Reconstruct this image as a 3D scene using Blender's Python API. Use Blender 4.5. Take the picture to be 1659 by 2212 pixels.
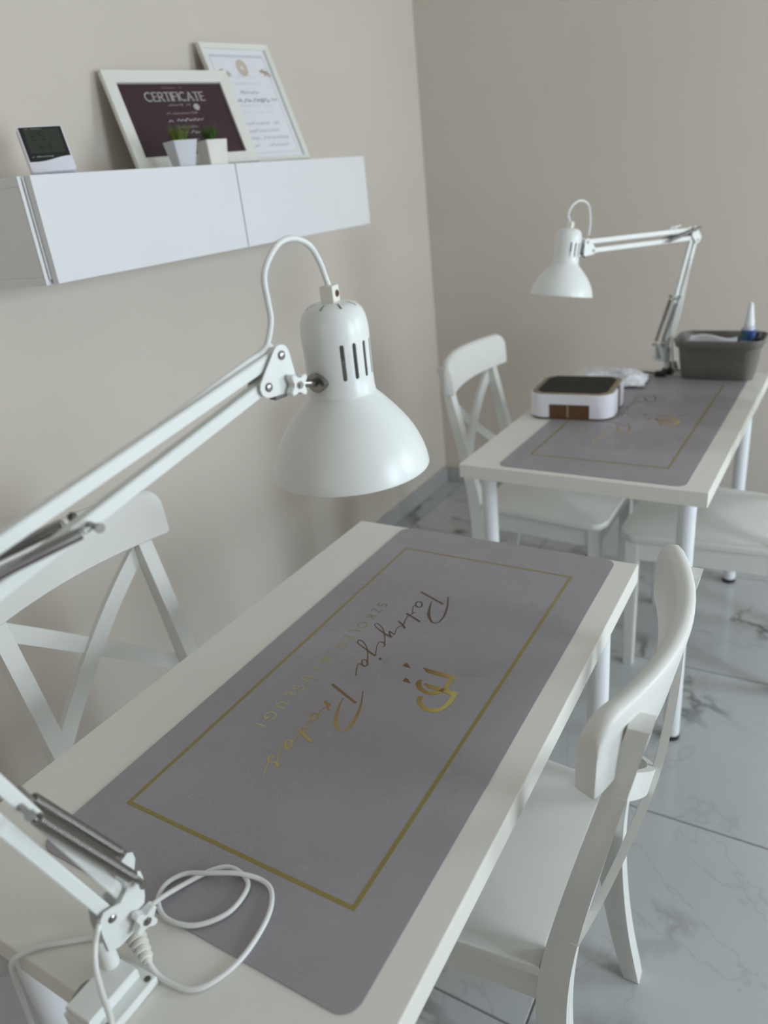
import bpy, bmesh, math, random
from mathutils import Vector, Matrix, noise

for o in list(bpy.data.objects):
    bpy.data.objects.remove(o, do_unlink=True)
scene = bpy.context.scene
COL = scene.collection
PI = math.pi

# ------------------------------------------------------------------ camera
FPX = 1583.98                      # focal length in pixels of the 1659x2212 frame
cam_d = bpy.data.cameras.new('camera')
cam = bpy.data.objects.new('camera', cam_d)
COL.objects.link(cam)
cam_d.sensor_fit = 'VERTICAL'
cam_d.sensor_height = 36.0
cam_d.lens = FPX * 36.0 / 2212.0
cam_d.clip_start = 0.02
yaw, pitch, roll = 0.5765, -0.4212, -0.1125
Rc = Matrix.Rotation(yaw, 3, 'Z') @ Matrix.Rotation(PI / 2 + pitch, 3, 'X') @ Matrix.Rotation(roll, 3, 'Z')
cam.matrix_world = Matrix.Translation((0.8546, -1.2186, 1.4206)) @ Rc.to_4x4()
cam_d.dof.use_dof = True
cam_d.dof.focus_distance = 1.00
cam_d.dof.aperture_fstop = 3.4
scene.camera = cam

# ------------------------------------------------------------------ world, window light, added rear fill, exposure
world = bpy.data.worlds.new('world'); scene.world = world
world.use_nodes = True
bg = world.node_tree.nodes['Background']
bg.inputs['Color'].default_value = (0.72, 0.84, 1.0, 1)
bg.inputs['Strength'].default_value = 1.0

ROOM_X0, ROOM_X1 = -0.762, 3.30
ROOM_Y0, ROOM_Y1 = -4.4, 1.89
ROOM_Z = 2.85
WINS = ((-0.85, 0.10, 0.55, 2.05, 78.0), (0.80, 1.75, 0.90, 2.05, 66.0))   # two windows in the right-hand wall (y0, y1, z0, z1, light)
FILL_X0, FILL_X1, FILL_Z0, FILL_Z1 = -0.50, 1.50, 1.50, 2.45      # unseen opening behind the camera, added for the fill light

def area(name, loc, rot, sx, sy, power, color):
    l = bpy.data.lights.new(name, 'AREA'); l.shape = 'RECTANGLE'
    l.size, l.size_y, l.energy, l.color = sx, sy, power, color
    o = bpy.data.objects.new(name, l); COL.objects.link(o)
    o.location = loc; o.rotation_euler = rot
    return o
# daylight entering through the two windows in the right-hand wall
for wy0, wy1, wz0, wz1, wp in WINS:
    area('window_daylight', (ROOM_X1 + 0.22, (wy0 + wy1) / 2, (wz0 + wz1) / 2), (0, PI / 2, 0),
         wz1 - wz0 + 0.1, wy1 - wy0 + 0.1, wp, (0.82, 0.92, 1.0))
area('rear_fill_light', ((FILL_X0 + FILL_X1) / 2, ROOM_Y0 - 0.22, (FILL_Z0 + FILL_Z1) / 2), (PI / 2, 0, 0),
     FILL_X1 - FILL_X0 + 0.3, FILL_Z1 - FILL_Z0 + 0.3, 16.0, (1.0, 0.84, 0.64))  # added warm fill from behind the camera, no known source there

vs = scene.view_settings
vs.view_transform = 'Standard'; vs.look = 'None'; vs.gamma = 1.0; vs.use_curve_mapping = False
vs.exposure = 0.06

# ------------------------------------------------------------------ materials
MATS = {}
def mat(name, color, rough=0.5, metal=0.0, spec=0.5, noise_scale=None, noise_amt=0.0, bump=0.0, bump_scale=80.0, coat=0.0):
    m = bpy.data.materials.new(name); m.use_nodes = True
    nt = m.node_tree; b = nt.nodes['Principled BSDF']
    b.inputs['Base Color'].default_value = (*color, 1)
    b.inputs['Roughness'].default_value = rough
    b.inputs['Metallic'].default_value = metal
    b.inputs['Specular IOR Level'].default_value = spec
    b.inputs['Coat Weight'].default_value = coat
    tc = nt.nodes.new('ShaderNodeTexCoord')
    if noise_scale:
        n = nt.nodes.new('ShaderNodeTexNoise'); n.inputs['Scale'].default_value = noise_scale
        n.inputs['Detail'].default_value = 4
        nt.links.new(tc.outputs['Object'], n.inputs['Vector'])
        r = nt.nodes.new('ShaderNodeMapRange')
        r.inputs['From Min'].default_value = 0.3; r.inputs['From Max'].default_value = 0.7
        r.inputs['To Min'].default_value = 1 - noise_amt; r.inputs['To Max'].default_value = 1 + noise_amt
        nt.links.new(n.outputs['Fac'], r.inputs['Value'])
        mx = nt.nodes.new('ShaderNodeVectorMath'); mx.operation = 'SCALE'
        mx.inputs[0].default_value = color
        nt.links.new(r.outputs['Result'], mx.inputs['Scale'])
        nt.links.new(mx.outputs['Vector'], b.inputs['Base Color'])
    if bump:
        n2 = nt.nodes.new('ShaderNodeTexNoise'); n2.inputs['Scale'].default_value = bump_scale
        n2.inputs['Detail'].default_value = 3
        nt.links.new(tc.outputs['Object'], n2.inputs['Vector'])
        bp_ = nt.nodes.new('ShaderNodeBump'); bp_.inputs['Strength'].default_value = bump
        bp_.inputs['Distance'].default_value = 0.001
        nt.links.new(n2.outputs['Fac'], bp_.inputs['Height'])
        nt.links.new(bp_.outputs['Normal'], b.inputs['Normal'])
    MATS[name] = m
    return m

def ramp_mat(name, axis, stops, rough=0.4, metal=0.0):
    """printed gradient along an object axis: stops = [(coord, colour)]"""
    m = mat(name, stops[0][1], rough, metal)
    nt = m.node_tree; b = nt.nodes['Principled BSDF']
    tc = nt.nodes.new('ShaderNodeTexCoord'); sx = nt.nodes.new('ShaderNodeSeparateXYZ')
    nt.links.new(tc.outputs['Object'], sx.inputs[0])
    a, z = stops[0][0], stops[-1][0]
    r = nt.nodes.new('ShaderNodeMapRange')
    r.inputs['From Min'].default_value = a; r.inputs['From Max'].default_value = z
    nt.links.new(sx.outputs[axis], r.inputs['Value'])
    cr = nt.nodes.new('ShaderNodeValToRGB')
    el = cr.color_ramp.elements
    el[0].position = 0; el[0].color = (*stops[0][1], 1)
    el[1].position = 1; el[1].color = (*stops[-1][1], 1)
    for c, col in stops[1:-1]:
        e = el.new((c - a) / (z - a)); e.color = (*col, 1)
    nt.links.new(r.outputs['Result'], cr.inputs['Fac'])
    nt.links.new(cr.outputs['Color'], b.inputs['Base Color'])
    return m

mat('wall_paint', (0.66, 0.60, 0.53), 0.85, noise_scale=2.0, noise_amt=0.02, bump=0.15, bump_scale=260)
mat('ceiling_paint', (0.70, 0.69, 0.66), 0.9)
mat('white_trim', (0.78, 0.78, 0.76), 0.45)
mat('skirting_tile', (0.42, 0.43, 0.425), 0.25, noise_scale=3, noise_amt=0.06)
mat('grout', (0.20, 0.20, 0.195), 0.8)
mat('white_foil', (0.80, 0.81, 0.82), 0.38, noise_scale=6, noise_amt=0.012)
mat('table_white', (0.78, 0.77, 0.71), 0.42, noise_scale=5, noise_amt=0.015, bump=0.05, bump_scale=400)
mat('leg_white', (0.80, 0.82, 0.84), 0.35)
mat('chair_white', (0.74, 0.745, 0.71), 0.42, noise_scale=9, noise_amt=0.025)
mat('lamp_white', (0.80, 0.825, 0.80), 0.33, noise_scale=14, noise_amt=0.02)
mat('lamp_inside', (0.62, 0.66, 0.66), 0.5)
mat('cord_white', (0.77, 0.78, 0.76), 0.45)
mat('plastic_cream', (0.80, 0.79, 0.72), 0.4)
mat('steel', (0.34, 0.33, 0.31), 0.28, metal=1.0)
mat('dark_steel', (0.17, 0.165, 0.155), 0.35, metal=0.9)
mat('black_plastic', (0.012, 0.012, 0.012), 0.45)
mat('dark_hole', (0.05, 0.055, 0.052), 0.7)
mat('mat_vinyl', (0.335, 0.315, 0.335), 0.42, noise_scale=7, noise_amt=0.03)
mat('leaf_print', (0.372, 0.352, 0.372), 0.42)
ramp_mat('gold_border', 1, [(-0.5, (0.27, 0.215, 0.05)), (0.1, (0.28, 0.225, 0.065)), (0.5, (0.30, 0.25, 0.14))], 0.4)
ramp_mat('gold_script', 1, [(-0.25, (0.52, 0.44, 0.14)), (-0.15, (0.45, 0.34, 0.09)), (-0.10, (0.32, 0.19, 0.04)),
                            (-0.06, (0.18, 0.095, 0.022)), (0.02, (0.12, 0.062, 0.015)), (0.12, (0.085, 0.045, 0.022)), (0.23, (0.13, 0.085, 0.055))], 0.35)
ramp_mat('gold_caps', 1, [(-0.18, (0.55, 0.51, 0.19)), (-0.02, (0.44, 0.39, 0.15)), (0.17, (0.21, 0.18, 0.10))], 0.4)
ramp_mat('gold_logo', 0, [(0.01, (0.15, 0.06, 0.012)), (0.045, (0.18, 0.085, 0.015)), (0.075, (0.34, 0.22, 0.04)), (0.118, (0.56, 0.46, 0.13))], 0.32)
mat('frame_white', (0.80, 0.80, 0.74), 0.45)
mat('maroon_print', (0.043, 0.017, 0.024), 0.45)
mat('maroon_line', (0.075, 0.035, 0.045), 0.45)
mat('print_pale', (0.42, 0.40, 0.41), 0.5)
mat('paper_white', (0.80, 0.81, 0.84), 0.6)
mat('ink_grey', (0.42, 0.42, 0.43), 0.6)
mat('ink_light', (0.60, 0.60, 0.62), 0.6)
mat('ink_brown', (0.42, 0.27, 0.17), 0.6)
mat('ink_tan', (0.62, 0.50, 0.38), 0.6)
mat('lcd', (0.035, 0.040, 0.028), 0.3)
mat('lcd_ink', (0.012, 0.014, 0.010), 0.3)
mat('pot_grey', (0.60, 0.61, 0.65), 0.5)
mat('pot_cream', (0.76, 0.75, 0.68), 0.5, noise_scale=30, noise_amt=0.05)
mat('grass_a', (0.12, 0.18, 0.015), 0.55)
mat('grass_b', (0.045, 0.10, 0.012), 0.55)
mat('soil', (0.05, 0.035, 0.02), 0.9)
mat('brown_plastic', (0.105, 0.052, 0.018), 0.4, noise_scale=20, noise_amt=0.1)
mat('device_white', (0.78, 0.78, 0.84), 0.3)
mat('mesh_black', (0.035, 0.035, 0.03), 0.5)
mat('taupe_edge', (0.28, 0.22, 0.15), 0.5)
mat('basket_grey', (0.155, 0.145, 0.128), 0.5, noise_scale=60, noise_amt=0.05)
mat('bottle_clear', (0.50, 0.54, 0.60), 0.2)
mat('label_blue', (0.05, 0.10, 0.30), 0.4)
mat('label_green', (0.03, 0.14, 0.13), 0.4)
mat('rubber_black', (0.02, 0.02, 0.02), 0.6)

def marble():
    m = mat('marble_tile', (0.6, 0.61, 0.61), 0.10)
    nt = m.node_tree; b = nt.nodes['Principled BSDF']; N = nt.nodes.new; L = nt.links.new
    tc = N('ShaderNodeTexCoord'); oi = N('ShaderNodeObjectInfo')
    off = N('ShaderNodeVectorMath'); off.operation = 'SCALE'; off.inputs[0].default_value = (37.0, 91.0, 53.0)
    L(oi.outputs['Random'], off.inputs['Scale'])
    add = N('ShaderNodeVectorMath'); add.operation = 'ADD'
    L(tc.outputs['Object'], add.inputs[0]); L(off.outputs['Vector'], add.inputs[1])
    def vein(scale, detail, dist, width):
        n = N('ShaderNodeTexNoise'); n.inputs['Scale'].default_value = scale
        n.inputs['Detail'].default_value = detail; n.inputs['Distortion'].default_value = dist
        n.inputs['Roughness'].default_value = 0.55
        L(add.outputs['Vector'], n.inputs['Vector'])
        s = N('ShaderNodeMath'); s.operation = 'SUBTRACT'; s.inputs[1].default_value = 0.5
        L(n.outputs['Fac'], s.inputs[0])
        a = N('ShaderNodeMath'); a.operation = 'ABSOLUTE'; L(s.outputs[0], a.inputs[0])
        r = N('ShaderNodeMapRange'); r.interpolation_type = 'SMOOTHSTEP'
        r.inputs['From Min'].default_value = 0.0; r.inputs['From Max'].default_value = width
        r.inputs['To Min'].default_value = 1.0; r.inputs['To Max'].default_value = 0.0
        L(a.outputs[0], r.inputs['Value'])
        return r.outputs['Result']
    v1 = vein(1.6, 5, 0.9, 0.030); v2 = vein(2.6, 6, 0.7, 0.012)
    msk = N('ShaderNodeTexNoise'); msk.inputs['Scale'].default_value = 3.3; msk.inputs['Detail'].default_value = 2
    L(add.outputs['Vector'], msk.inputs['Vector'])
    mr = N('ShaderNodeMapRange'); mr.inputs['From Min'].default_value = 0.50; mr.inputs['From Max'].default_value = 0.66
    L(msk.outputs['Fac'], mr.inputs['Value'])
    k1 = N('ShaderNodeMath'); k1.operation = 'MULTIPLY'; L(v1, k1.inputs[0]); L(mr.outputs['Result'], k1.inputs[1])
    k2 = N('ShaderNodeMath'); k2.operation = 'MULTIPLY'; L(v2, k2.inputs[0]); k2.inputs[1].default_value = 0.17
    mx = N('ShaderNodeMath'); mx.operation = 'MAXIMUM'; L(k1.outputs[0], mx.inputs[0]); L(k2.outputs[0], mx.inputs[1])
    mix = N('ShaderNodeMix'); mix.data_type = 'RGBA'
    mix.inputs['A'].default_value = (0.47, 0.485, 0.485, 1); mix.inputs['B'].default_value = (0.17, 0.175, 0.165, 1)
    L(mx.outputs[0], mix.inputs['Factor'])
    cl = N('ShaderNodeTexNoise'); cl.inputs['Scale'].default_value = 2.2; cl.inputs['Detail'].default_value = 3
    L(add.outputs['Vector'], cl.inputs['Vector'])
    cr = N('ShaderNodeMapRange'); cr.inputs['From Min'].default_value = 0.3; cr.inputs['From Max'].default_value = 0.7
    cr.inputs['To Min'].default_value = 0.9; cr.inputs['To Max'].default_value = 1.05
    L(cl.outputs['Fac'], cr.inputs['Value'])
    sc = N('ShaderNodeVectorMath'); sc.operation = 'SCALE'
    L(mix.outputs['Result'], sc.inputs[0]); L(cr.outputs['Result'], sc.inputs['Scale'])
    L(sc.outputs['Vector'], b.inputs['Base Color'])
marble()

def glass():
    m = bpy.data.materials.new('window_glass'); m.use_nodes = True
    nt = m.node_tree; nt.nodes.clear(); N = nt.nodes.new; L = nt.links.new
    o = N('ShaderNodeOutputMaterial'); t = N('ShaderNodeBsdfTransparent'); g = N('ShaderNodeBsdfGlossy')
    g.inputs['Roughness'].default_value = 0.02
    mx = N('ShaderNodeMixShader'); mx.inputs[0].default_value = 0.06
    L(t.outputs[0], mx.inputs[1]); L(g.outputs[0], mx.inputs[2]); L(mx.outputs[0], o.inputs[0])
    MATS['window_glass'] = m
glass()

# ------------------------------------------------------------------ mesh helpers
def obj(name, bm, material, parent=None, smooth=False, auto=35):
    me = bpy.data.meshes.new(name)
    bmesh.ops.recalc_face_normals(bm, faces=bm.faces[:])
    if smooth:
        for f in bm.faces: f.smooth = True
        for e in bm.edges:
            if len(e.link_faces) == 2 and e.calc_face_angle(0) > math.radians(auto): e.smooth = False
    bm.to_mesh(me); bm.free()
    for mm in (material if isinstance(material, (list, tuple)) else [material]):
        me.materials.append(MATS[mm])
    o = bpy.data.objects.new(name, me); COL.objects.link(o)
    if parent is not None: o.parent = parent
    return o
def tag(o, label=None, cat=None, group=None, kind=None):
    if label: o['label'] = label
    if cat: o['category'] = cat
    if group: o['group'] = group
    if kind: o['kind'] = kind
    return o
def thing(name, label, cat, loc=(0, 0, 0), rotz=0.0, group=None):
    o = bpy.data.objects.new(name, None); COL.objects.link(o)
    o.empty_display_size = 0.05
    o.location = loc; o.rotation_euler = (0, 0, rotz)
    return tag(o, label, cat, group)
def dup(root, label, loc=None, rotz=None):
    r = root.copy(); COL.objects.link(r); r['label'] = label
    if loc is not None: r.location = loc
    if rotz is not None: r.rotation_euler = (0, 0, rotz)
    for ch in list(root.children):
        c = ch.copy(); COL.objects.link(c); c.parent = r
        for g in list(ch.children):
            d = g.copy(); COL.objects.link(d); d.parent = c
    return r

def box(bm, x0, x1, y0, y1, z0, z1, bev=0.0, seg=2):
    c = [bm.verts.new(p) for p in ((x0,y0,z0),(x1,y0,z0),(x1,y1,z0),(x0,y1,z0),(x0,y0,z1),(x1,y0,z1),(x1,y1,z1),(x0,y1,z1))]
    fs = [bm.faces.new([c[i] for i in q]) for q in ((0,3,2,1),(4,5,6,7),(0,1,5,4),(1,2,6,5),(2,3,7,6),(3,0,4,7))]
    if bev > 0:
        es = {e for f in fs for e in f.edges}
        bmesh.ops.bevel(bm, geom=list(es), offset=bev, segments=seg, affect='EDGES', profile=0.5)
    return bm
def prism(bm, pts, h0, h1, M=None, bev=0.0, seg=2):
    """extrude polygon pts (a,b) from c=h0 to c=h1; M maps (a,b,c) to 3D"""
    M = M or (lambda a, b, c: (a, b, c))
    lo = [bm.verts.new(M(a, b, h0)) for a, b in pts]; hi = [bm.verts.new(M(a, b, h1)) for a, b in pts]
    n = len(pts)
    f0 = bm.faces.new(lo[::-1]); f1 = bm.faces.new(hi)
    for i in range(n): bm.faces.new((lo[i], lo[(i+1) % n], hi[(i+1) % n], hi[i]))
    if bev > 0:
        es = list(f0.edges) + list(f1.edges)
        bmesh.ops.bevel(bm, geom=es, offset=bev, segments=seg, affect='EDGES', profile=0.5)
    return bm
def rrect(hx, hy, r, n=6, cx=0.0, cy=0.0):
    out = []
    for k, (sx, sy) in enumerate(((1,1),(-1,1),(-1,-1),(1,-1))):
        for i in range(n + 1):
            a = PI/2*k + PI/2*i/n
            out.append((cx + sx*(hx-r) + r*math.cos(a), cy + sy*(hy-r) + r*math.sin(a)))
    return out
def lathe(bm, prof, seg=48, M=None, close_ends=True):
    """prof = [(r,z)]"""
    M = M or Matrix.Identity(4)
    rings = []
    for r, z in prof:
        if r < 1e-6: rings.append([bm.verts.new(M @ Vector((0,0,z)))])
        else: rings.append([bm.verts.new(M @ Vector((r*math.cos(2*PI*i/seg), r*math.sin(2*PI*i/seg), z))) for i in range(seg)])
    for a, b in zip(rings, rings[1:]):
        if len(a) == 1 and len(b) == 1: continue
        for i in range(seg):
            j = (i+1) % seg
            if len(a) == 1: bm.faces.new((a[0], b[i], b[j]))
            elif len(b) == 1: bm.faces.new((a[i], a[j], b[0]))
            else: bm.faces.new((a[i], a[j], b[j], b[i]))
    if close_ends:
        for r in (rings[0], rings[-1]):
            if len(r) > 1: bm.faces.new(r)
    return bm
def axis_matrix(p, d, up=Vector((0, 0, 1))):
    """matrix whose local z runs along d, origin p"""
    z = Vector(d).normalized()
    if abs(z.dot(up)) > 0.99: up = Vector((1, 0, 0))
    x = up.cross(z).normalized(); y = z.cross(x)
    m = Matrix((x, y, z)).transposed().to_4x4(); m.translation = Vector(p)
    return m
def cyl(bm, a, b, r, seg=16, r2=None):
    a, b = Vector(a), Vector(b); r2 = r if r2 is None else r2
    return lathe(bm, [(r, 0), (r2, (b-a).length)], seg, axis_matrix(a, b-a))
def catmull(pts, n=6, closed=False):
    P = [Vector(p) for p in pts]; out = []
    for i in range(len(P)-1):
        p0 = P[i-1] if i > 0 else P[i]*2-P[i+1]; p1, p2 = P[i], P[i+1]
        p3 = P[i+2] if i+2 < len(P) else P[i+1]*2-P[i]
        for k in range(n):
            t = k/n
            out.append(0.5*((2*p1)+(p2-p0)*t+(2*p0-5*p1+4*p2-p3)*t*t+(3*p1-p0-3*p2+p3)*t**3))
    out.append(P[-1]); return out
def tube(bm, path, r, seg=8, caps=True):
    P = [Vector(p) for p in path]; rings = []; nrm = None
    for i, p in enumerate(P):
        t = (P[min(i+1, len(P)-1)] - P[max(i-1, 0)]).normalized()
        if nrm is None:
            ref = Vector((0,0,1)) if abs(t.z) < 0.9 else Vector((1,0,0))
            nrm = (ref - t*ref.dot(t)).normalized()
        else:
            nrm = (nrm - t*nrm.dot(t)); nrm = nrm.normalized()
        bn = t.cross(nrm)
        rr = r[i] if isinstance(r, (list, tuple)) else r
        rings.append([bm.verts.new(p + nrm*rr*math.cos(2*PI*k/seg) + bn*rr*math.sin(2*PI*k/seg)) for k in range(seg)])
    for a, b in zip(rings, rings[1:]):
        for k in range(seg): bm.faces.new((a[k], a[(k+1) % seg], b[(k+1) % seg], b[k]))
    if caps: bm.faces.new(rings[0][::-1]); bm.faces.new(rings[-1])
    return bm
def ribbon(bm, pts, widths, z, n=5, smooth=True, M=None):
    """flat printed stroke in the xy plane"""
    M = M or (lambda x, y, z: (x, y, z))
    P = [Vector((p[0], p[1], w)) for p, w in zip(pts, widths)]
    if smooth and len(P) > 2: P = catmull(P, n)
    prev = None
    for i, p in enumerate(P):
        t = (P[min(i+1, len(P)-1)] - P[max(i-1, 0)]).xy
        t = t.normalized() if t.length > 1e-9 else Vector((1, 0))
        nn = Vector((-t.y, t.x)) * p.z * 0.5
        a = bm.verts.new(M(p.x+nn.x, p.y+nn.y, z)); b = bm.verts.new(M(p.x-nn.x, p.y-nn.y, z))
        if prev: bm.faces.new((prev[0], prev[1], b, a))
        prev = (a, b)
    return bm
def arc(cx, cy, rx, ry, a0, a1, n=10):
    return [(cx+rx*math.cos(math.radians(a0+(a1-a0)*i/n)), cy+ry*math.sin(math.radians(a0+(a1-a0)*i/n))) for i in range(n+1)]
# stroke capitals in a unit box (height 1): list of polylines, advance width
CAPS_FONT = {
 'S': [arc(.3,.74,.28,.26,40,250,8)+arc(.3,.25,.29,.25,90,-140,8)], 'Z': [[(0,1),(.58,1),(0,0),(.6,0)]],
 'K': [[(0,0),(0,1)],[(.55,1),(0,.42)],[(.17,.58),(.58,0)]], 'O': [arc(.45,.5,.45,.5,0,360,20)],
 'L': [[(0,1),(0,0),(.48,0)]], 'Ł': [[(.06,1),(.06,0),(.54,0)],[(-.1,.36),(.34,.64)]],
 'E': [[(.5,1),(0,1),(0,0),(.52,0)],[(0,.52),(.44,.52)]], 'N': [[(0,0),(0,1),(.65,0),(.65,1)]],
 'I': [[(0,0),(0,1)]], 'A': [[(0,0),(.36,1),(.72,0)],[(.13,.36),(.59,.36)]],
 'U': [[(0,1)]+arc(.3,.32,.3,.32,180,360,8)+[(.6,1)]],
 'G': [arc(.45,.5,.45,.5,50,350,14)+[(.89,.45),(.55,.45)]], 'C': [arc(.45,.5,.45,.5,50,310,14)],
 'R': [[(0,0),(0,1),(.3,1)]+arc(.3,.74,.26,.26,90,-90,8)+[(0,.48)],[(.28,.48),(.58,0)]],
 'T': [[(0,1),(.64,1)],[(.32,1),(.32,0)]], 'F': [[(.5,1),(0,1),(0,0)],[(0,.52),(.44,.52)]],
}
CAPS_W = {'S':.6,'Z':.6,'K':.58,'O':.9,'L':.48,'Ł':.54,'E':.52,'N':.65,'I':0.0,'A':.72,'U':.6,'G':.9,'C':.8,'R':.58,'T':.64,'F':.5}

# ================================================================== the room
def struct(name, bm, m, parent=None, **k):
    o = obj(name, bm, m, parent, **k)
    if parent is None: o['kind'] = 'structure'
    return o
X0, X1, Y0, Y1 = ROOM_X0, ROOM_X1, ROOM_Y0, ROOM_Y1
floor = struct('floor', box(bmesh.new(), X0, X1, Y0, Y1, -0.06, -0.0015), 'grout')
def tile_mesh(w, d):
    b = bmesh.new(); box(b, -w/2, w/2, -d/2, d/2, -0.008, 0.0, 0.0012, 1); return b
T, GAP = 0.6, 0.004
gx = [X0] + [0.53 + T*k for k in range(-2, 5) if X0 < 0.53 + T*k < X1] + [X1]
gy = [Y0] + [0.145 + T*k for k in range(-9, 4) if Y0 < 0.145 + T*k < Y1] + [Y1]
full = None
for i in range(len(gx)-1):
    for j in range(len(gy)-1):
        w, d = gx[i+1]-gx[i]-GAP, gy[j+1]-gy[j]-GAP
        c = ((gx[i]+gx[i+1])/2, (gy[j]+gy[j+1])/2, 0)
        if abs(w-(T-GAP)) < 1e-4 and abs(d-(T-GAP)) < 1e-4:
            if full is None: full = o = obj('tile', tile_mesh(w, d), 'marble_tile', floor)
            else: o = full.copy(); COL.objects.link(o)
        else: o = obj('tile', tile_mesh(w, d), 'marble_tile', floor)
        o.location = c
struct('wall_left', box(bmesh.new(), X0-0.12, X0, Y0-0.12, Y1+0.12, -0.06, ROOM_Z), 'wall_paint')
struct('wall_back', box(bmesh.new(), X0, X1, Y1, Y1+0.12, -0.06, ROOM_Z), 'wall_paint')
b = bmesh.new()
box(b, X0, FILL_X0, Y0-0.12, Y0, -0.06, ROOM_Z); box(b, FILL_X1, X1, Y0-0.12, Y0, -0.06, ROOM_Z)
box(b, FILL_X0, FILL_X1, Y0-0.12, Y0, -0.06, FILL_Z0); box(b, FILL_X0, FILL_X1, Y0-0.12, Y0, FILL_Z1, ROOM_Z)
struct('wall_front', b, 'wall_paint')
b = bmesh.new(); yy = [Y0-0.12] + [v for w_ in WINS for v in w_[:2]] + [Y1+0.12]
for k in range(0, len(yy), 2): box(b, X1, X1+0.16, yy[k], yy[k+1], -0.06, ROOM_Z)
for wy0, wy1, wz0, wz1, _ in WINS:
    box(b, X1, X1+0.16, wy0, wy1, -0.06, wz0); box(b, X1, X1+0.16, wy0, wy1, wz1, ROOM_Z)
struct('wall_right', b, 'wall_paint')
struct('ceiling', box(bmesh.new(), X0-0.12, X1+0.16, Y0-0.12, Y1+0.12, ROOM_Z, ROOM_Z+0.1), 'ceiling_paint')
fw = 0.06; wx0, wx1 = X1+0.06, X1+0.12
for k, (wy0, wy1, WIN_Z0, WIN_Z1, _) in enumerate(WINS):
    b = bmesh.new()
    for y0, y1, z0, z1 in ((wy0,wy1,WIN_Z0,WIN_Z0+fw),(wy0,wy1,WIN_Z1-fw,WIN_Z1),(wy0,wy0+fw,WIN_Z0+fw,WIN_Z1-fw),(wy1-fw,wy1,WIN_Z0+fw,WIN_Z1-fw)):
        box(b, wx0, wx1, y0, y1, z0, z1)
    win = struct('window_%d' % (k+1), b, 'white_trim')
    obj('pane', box(bmesh.new(), wx0+0.028, wx0+0.032, wy0+fw, wy1-fw, WIN_Z0+fw, WIN_Z1-fw), 'window_glass', win)
    obj('window_sill', box(bmesh.new(), X1-0.03, wx0, wy0-0.03, wy1+0.03, WIN_Z0-0.03, WIN_Z0, 0.004), 'white_trim', win)
b = bmesh.new(); xm = (FILL_X0+FILL_X1)/2
for x0, x1, z0, z1 in ((FILL_X0,FILL_X1,FILL_Z0,FILL_Z0+fw),(FILL_X0,FILL_X1,FILL_Z1-fw,FILL_Z1),(FILL_X0,FILL_X0+fw,FILL_Z0+fw,FILL_Z1-fw),(FILL_X1-fw,FILL_X1,FILL_Z0+fw,FILL_Z1-fw),(xm-fw/2,xm+fw/2,FILL_Z0+fw,FILL_Z1-fw)):
    box(b, x0, x1, Y0-0.10, Y0-0.04, z0, z1)
fill_win = struct('window_3', b, 'white_trim')  # unseen window, added as the opening for the rear fill
for x0, x1 in ((FILL_X0+fw, xm-fw/2), (xm+fw/2, FILL_X1-fw)):
    obj('pane', box(bmesh.new(), x0, x1, Y0-0.072, Y0-0.068, FILL_Z0+fw, FILL_Z1-fw), 'window_glass', fill_win)
obj('window_sill', box(bmesh.new(), FILL_X0-0.03, FILL_X1+0.03, Y0-0.04, Y0+0.03, FILL_Z0-0.03, FILL_Z0, 0.004), 'white_trim', fill_win)
BH, BT = 0.078, 0.014
struct('baseboard_left', box(bmesh.new(), X0, X0+BT, Y0, Y1, 0.0, BH, 0.003), 'skirting_tile')
struct('baseboard_back', box(bmesh.new(), X0+BT, X1, Y1-BT, Y1, 0.0, BH, 0.003), 'skirting_tile')
struct('baseboard_right', box(bmesh.new(), X1-BT, X1, Y0, Y1-BT, 0.0, BH, 0.003), 'skirting_tile')
struct('baseboard_front', box(bmesh.new(), X0+BT, X1-BT, Y0, Y0+BT, 0.0, BH, 0.003), 'skirting_tile')

# ================================================================== wall cabinet
CZ0, CZ1 = 1.3008, 1.5002
CXD = -0.4829                    # face of the doors
CY0, CYD, CY1 = -0.2474, 0.3415, 0.9526
cab = thing('wall_cabinet', 'long low white wall cabinet with two flush doors, mounted on the left wall', 'cabinet', (X0, (CY0+CY1)/2, CZ0))
def cbox(name, x0, x1, y0, y1, z0, z1, m='white_foil', bev=0.0012, parent=cab):
    yc = (CY0+CY1)/2
    return obj(name, box(bmesh.new(), x0-X0, x1-X0, y0-yc, y1-yc, z0-CZ0, z1-CZ0, bev), m, parent)
xb = CXD - 0.024
cbox('top_panel', X0+0.001, xb, CY0-0.012, CY1, CZ1-0.018, CZ1)
cbox('bottom_panel', X0+0.001, xb, CY0-0.012, CY1, CZ0, CZ0+0.016)
cbox('side_panel', X0+0.001, xb, CY0-0.012, CY0+0.004, CZ0+0.016, CZ1-0.018)
cbox('side_panel', X0+0.001, xb, CY1-0.016, CY1, CZ0+0.016, CZ1-0.018)
cbox('divider', X0+0.001, xb-0.002, CYD-0.008, CYD+0.008, CZ0+0.016, CZ1-0.018)
cbox('back_panel', X0+0.001, X0+0.006, CY0+0.004, CY1-0.016, CZ0+0.016, CZ1-0.018)
cbox('front_edge', xb, xb+0.004, CY0-0.012, CY0-0.004, CZ0, CZ1)
cbox('door', CXD-0.018, CXD, CY0+0.002, CYD-0.002, CZ0+0.001, CZ1-0.0005, bev=0.0015)
cbox('door', CXD-0.018, CXD, CYD+0.002, CY1-0.001, CZ0+0.001, CZ1-0.0005, bev=0.0015)
cbox('hinge_rail', xb+0.0005, CXD-0.019, CY0-0.002, CY1-0.004, CZ0+0.01, CZ1-0.002, 'white_trim')

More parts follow.
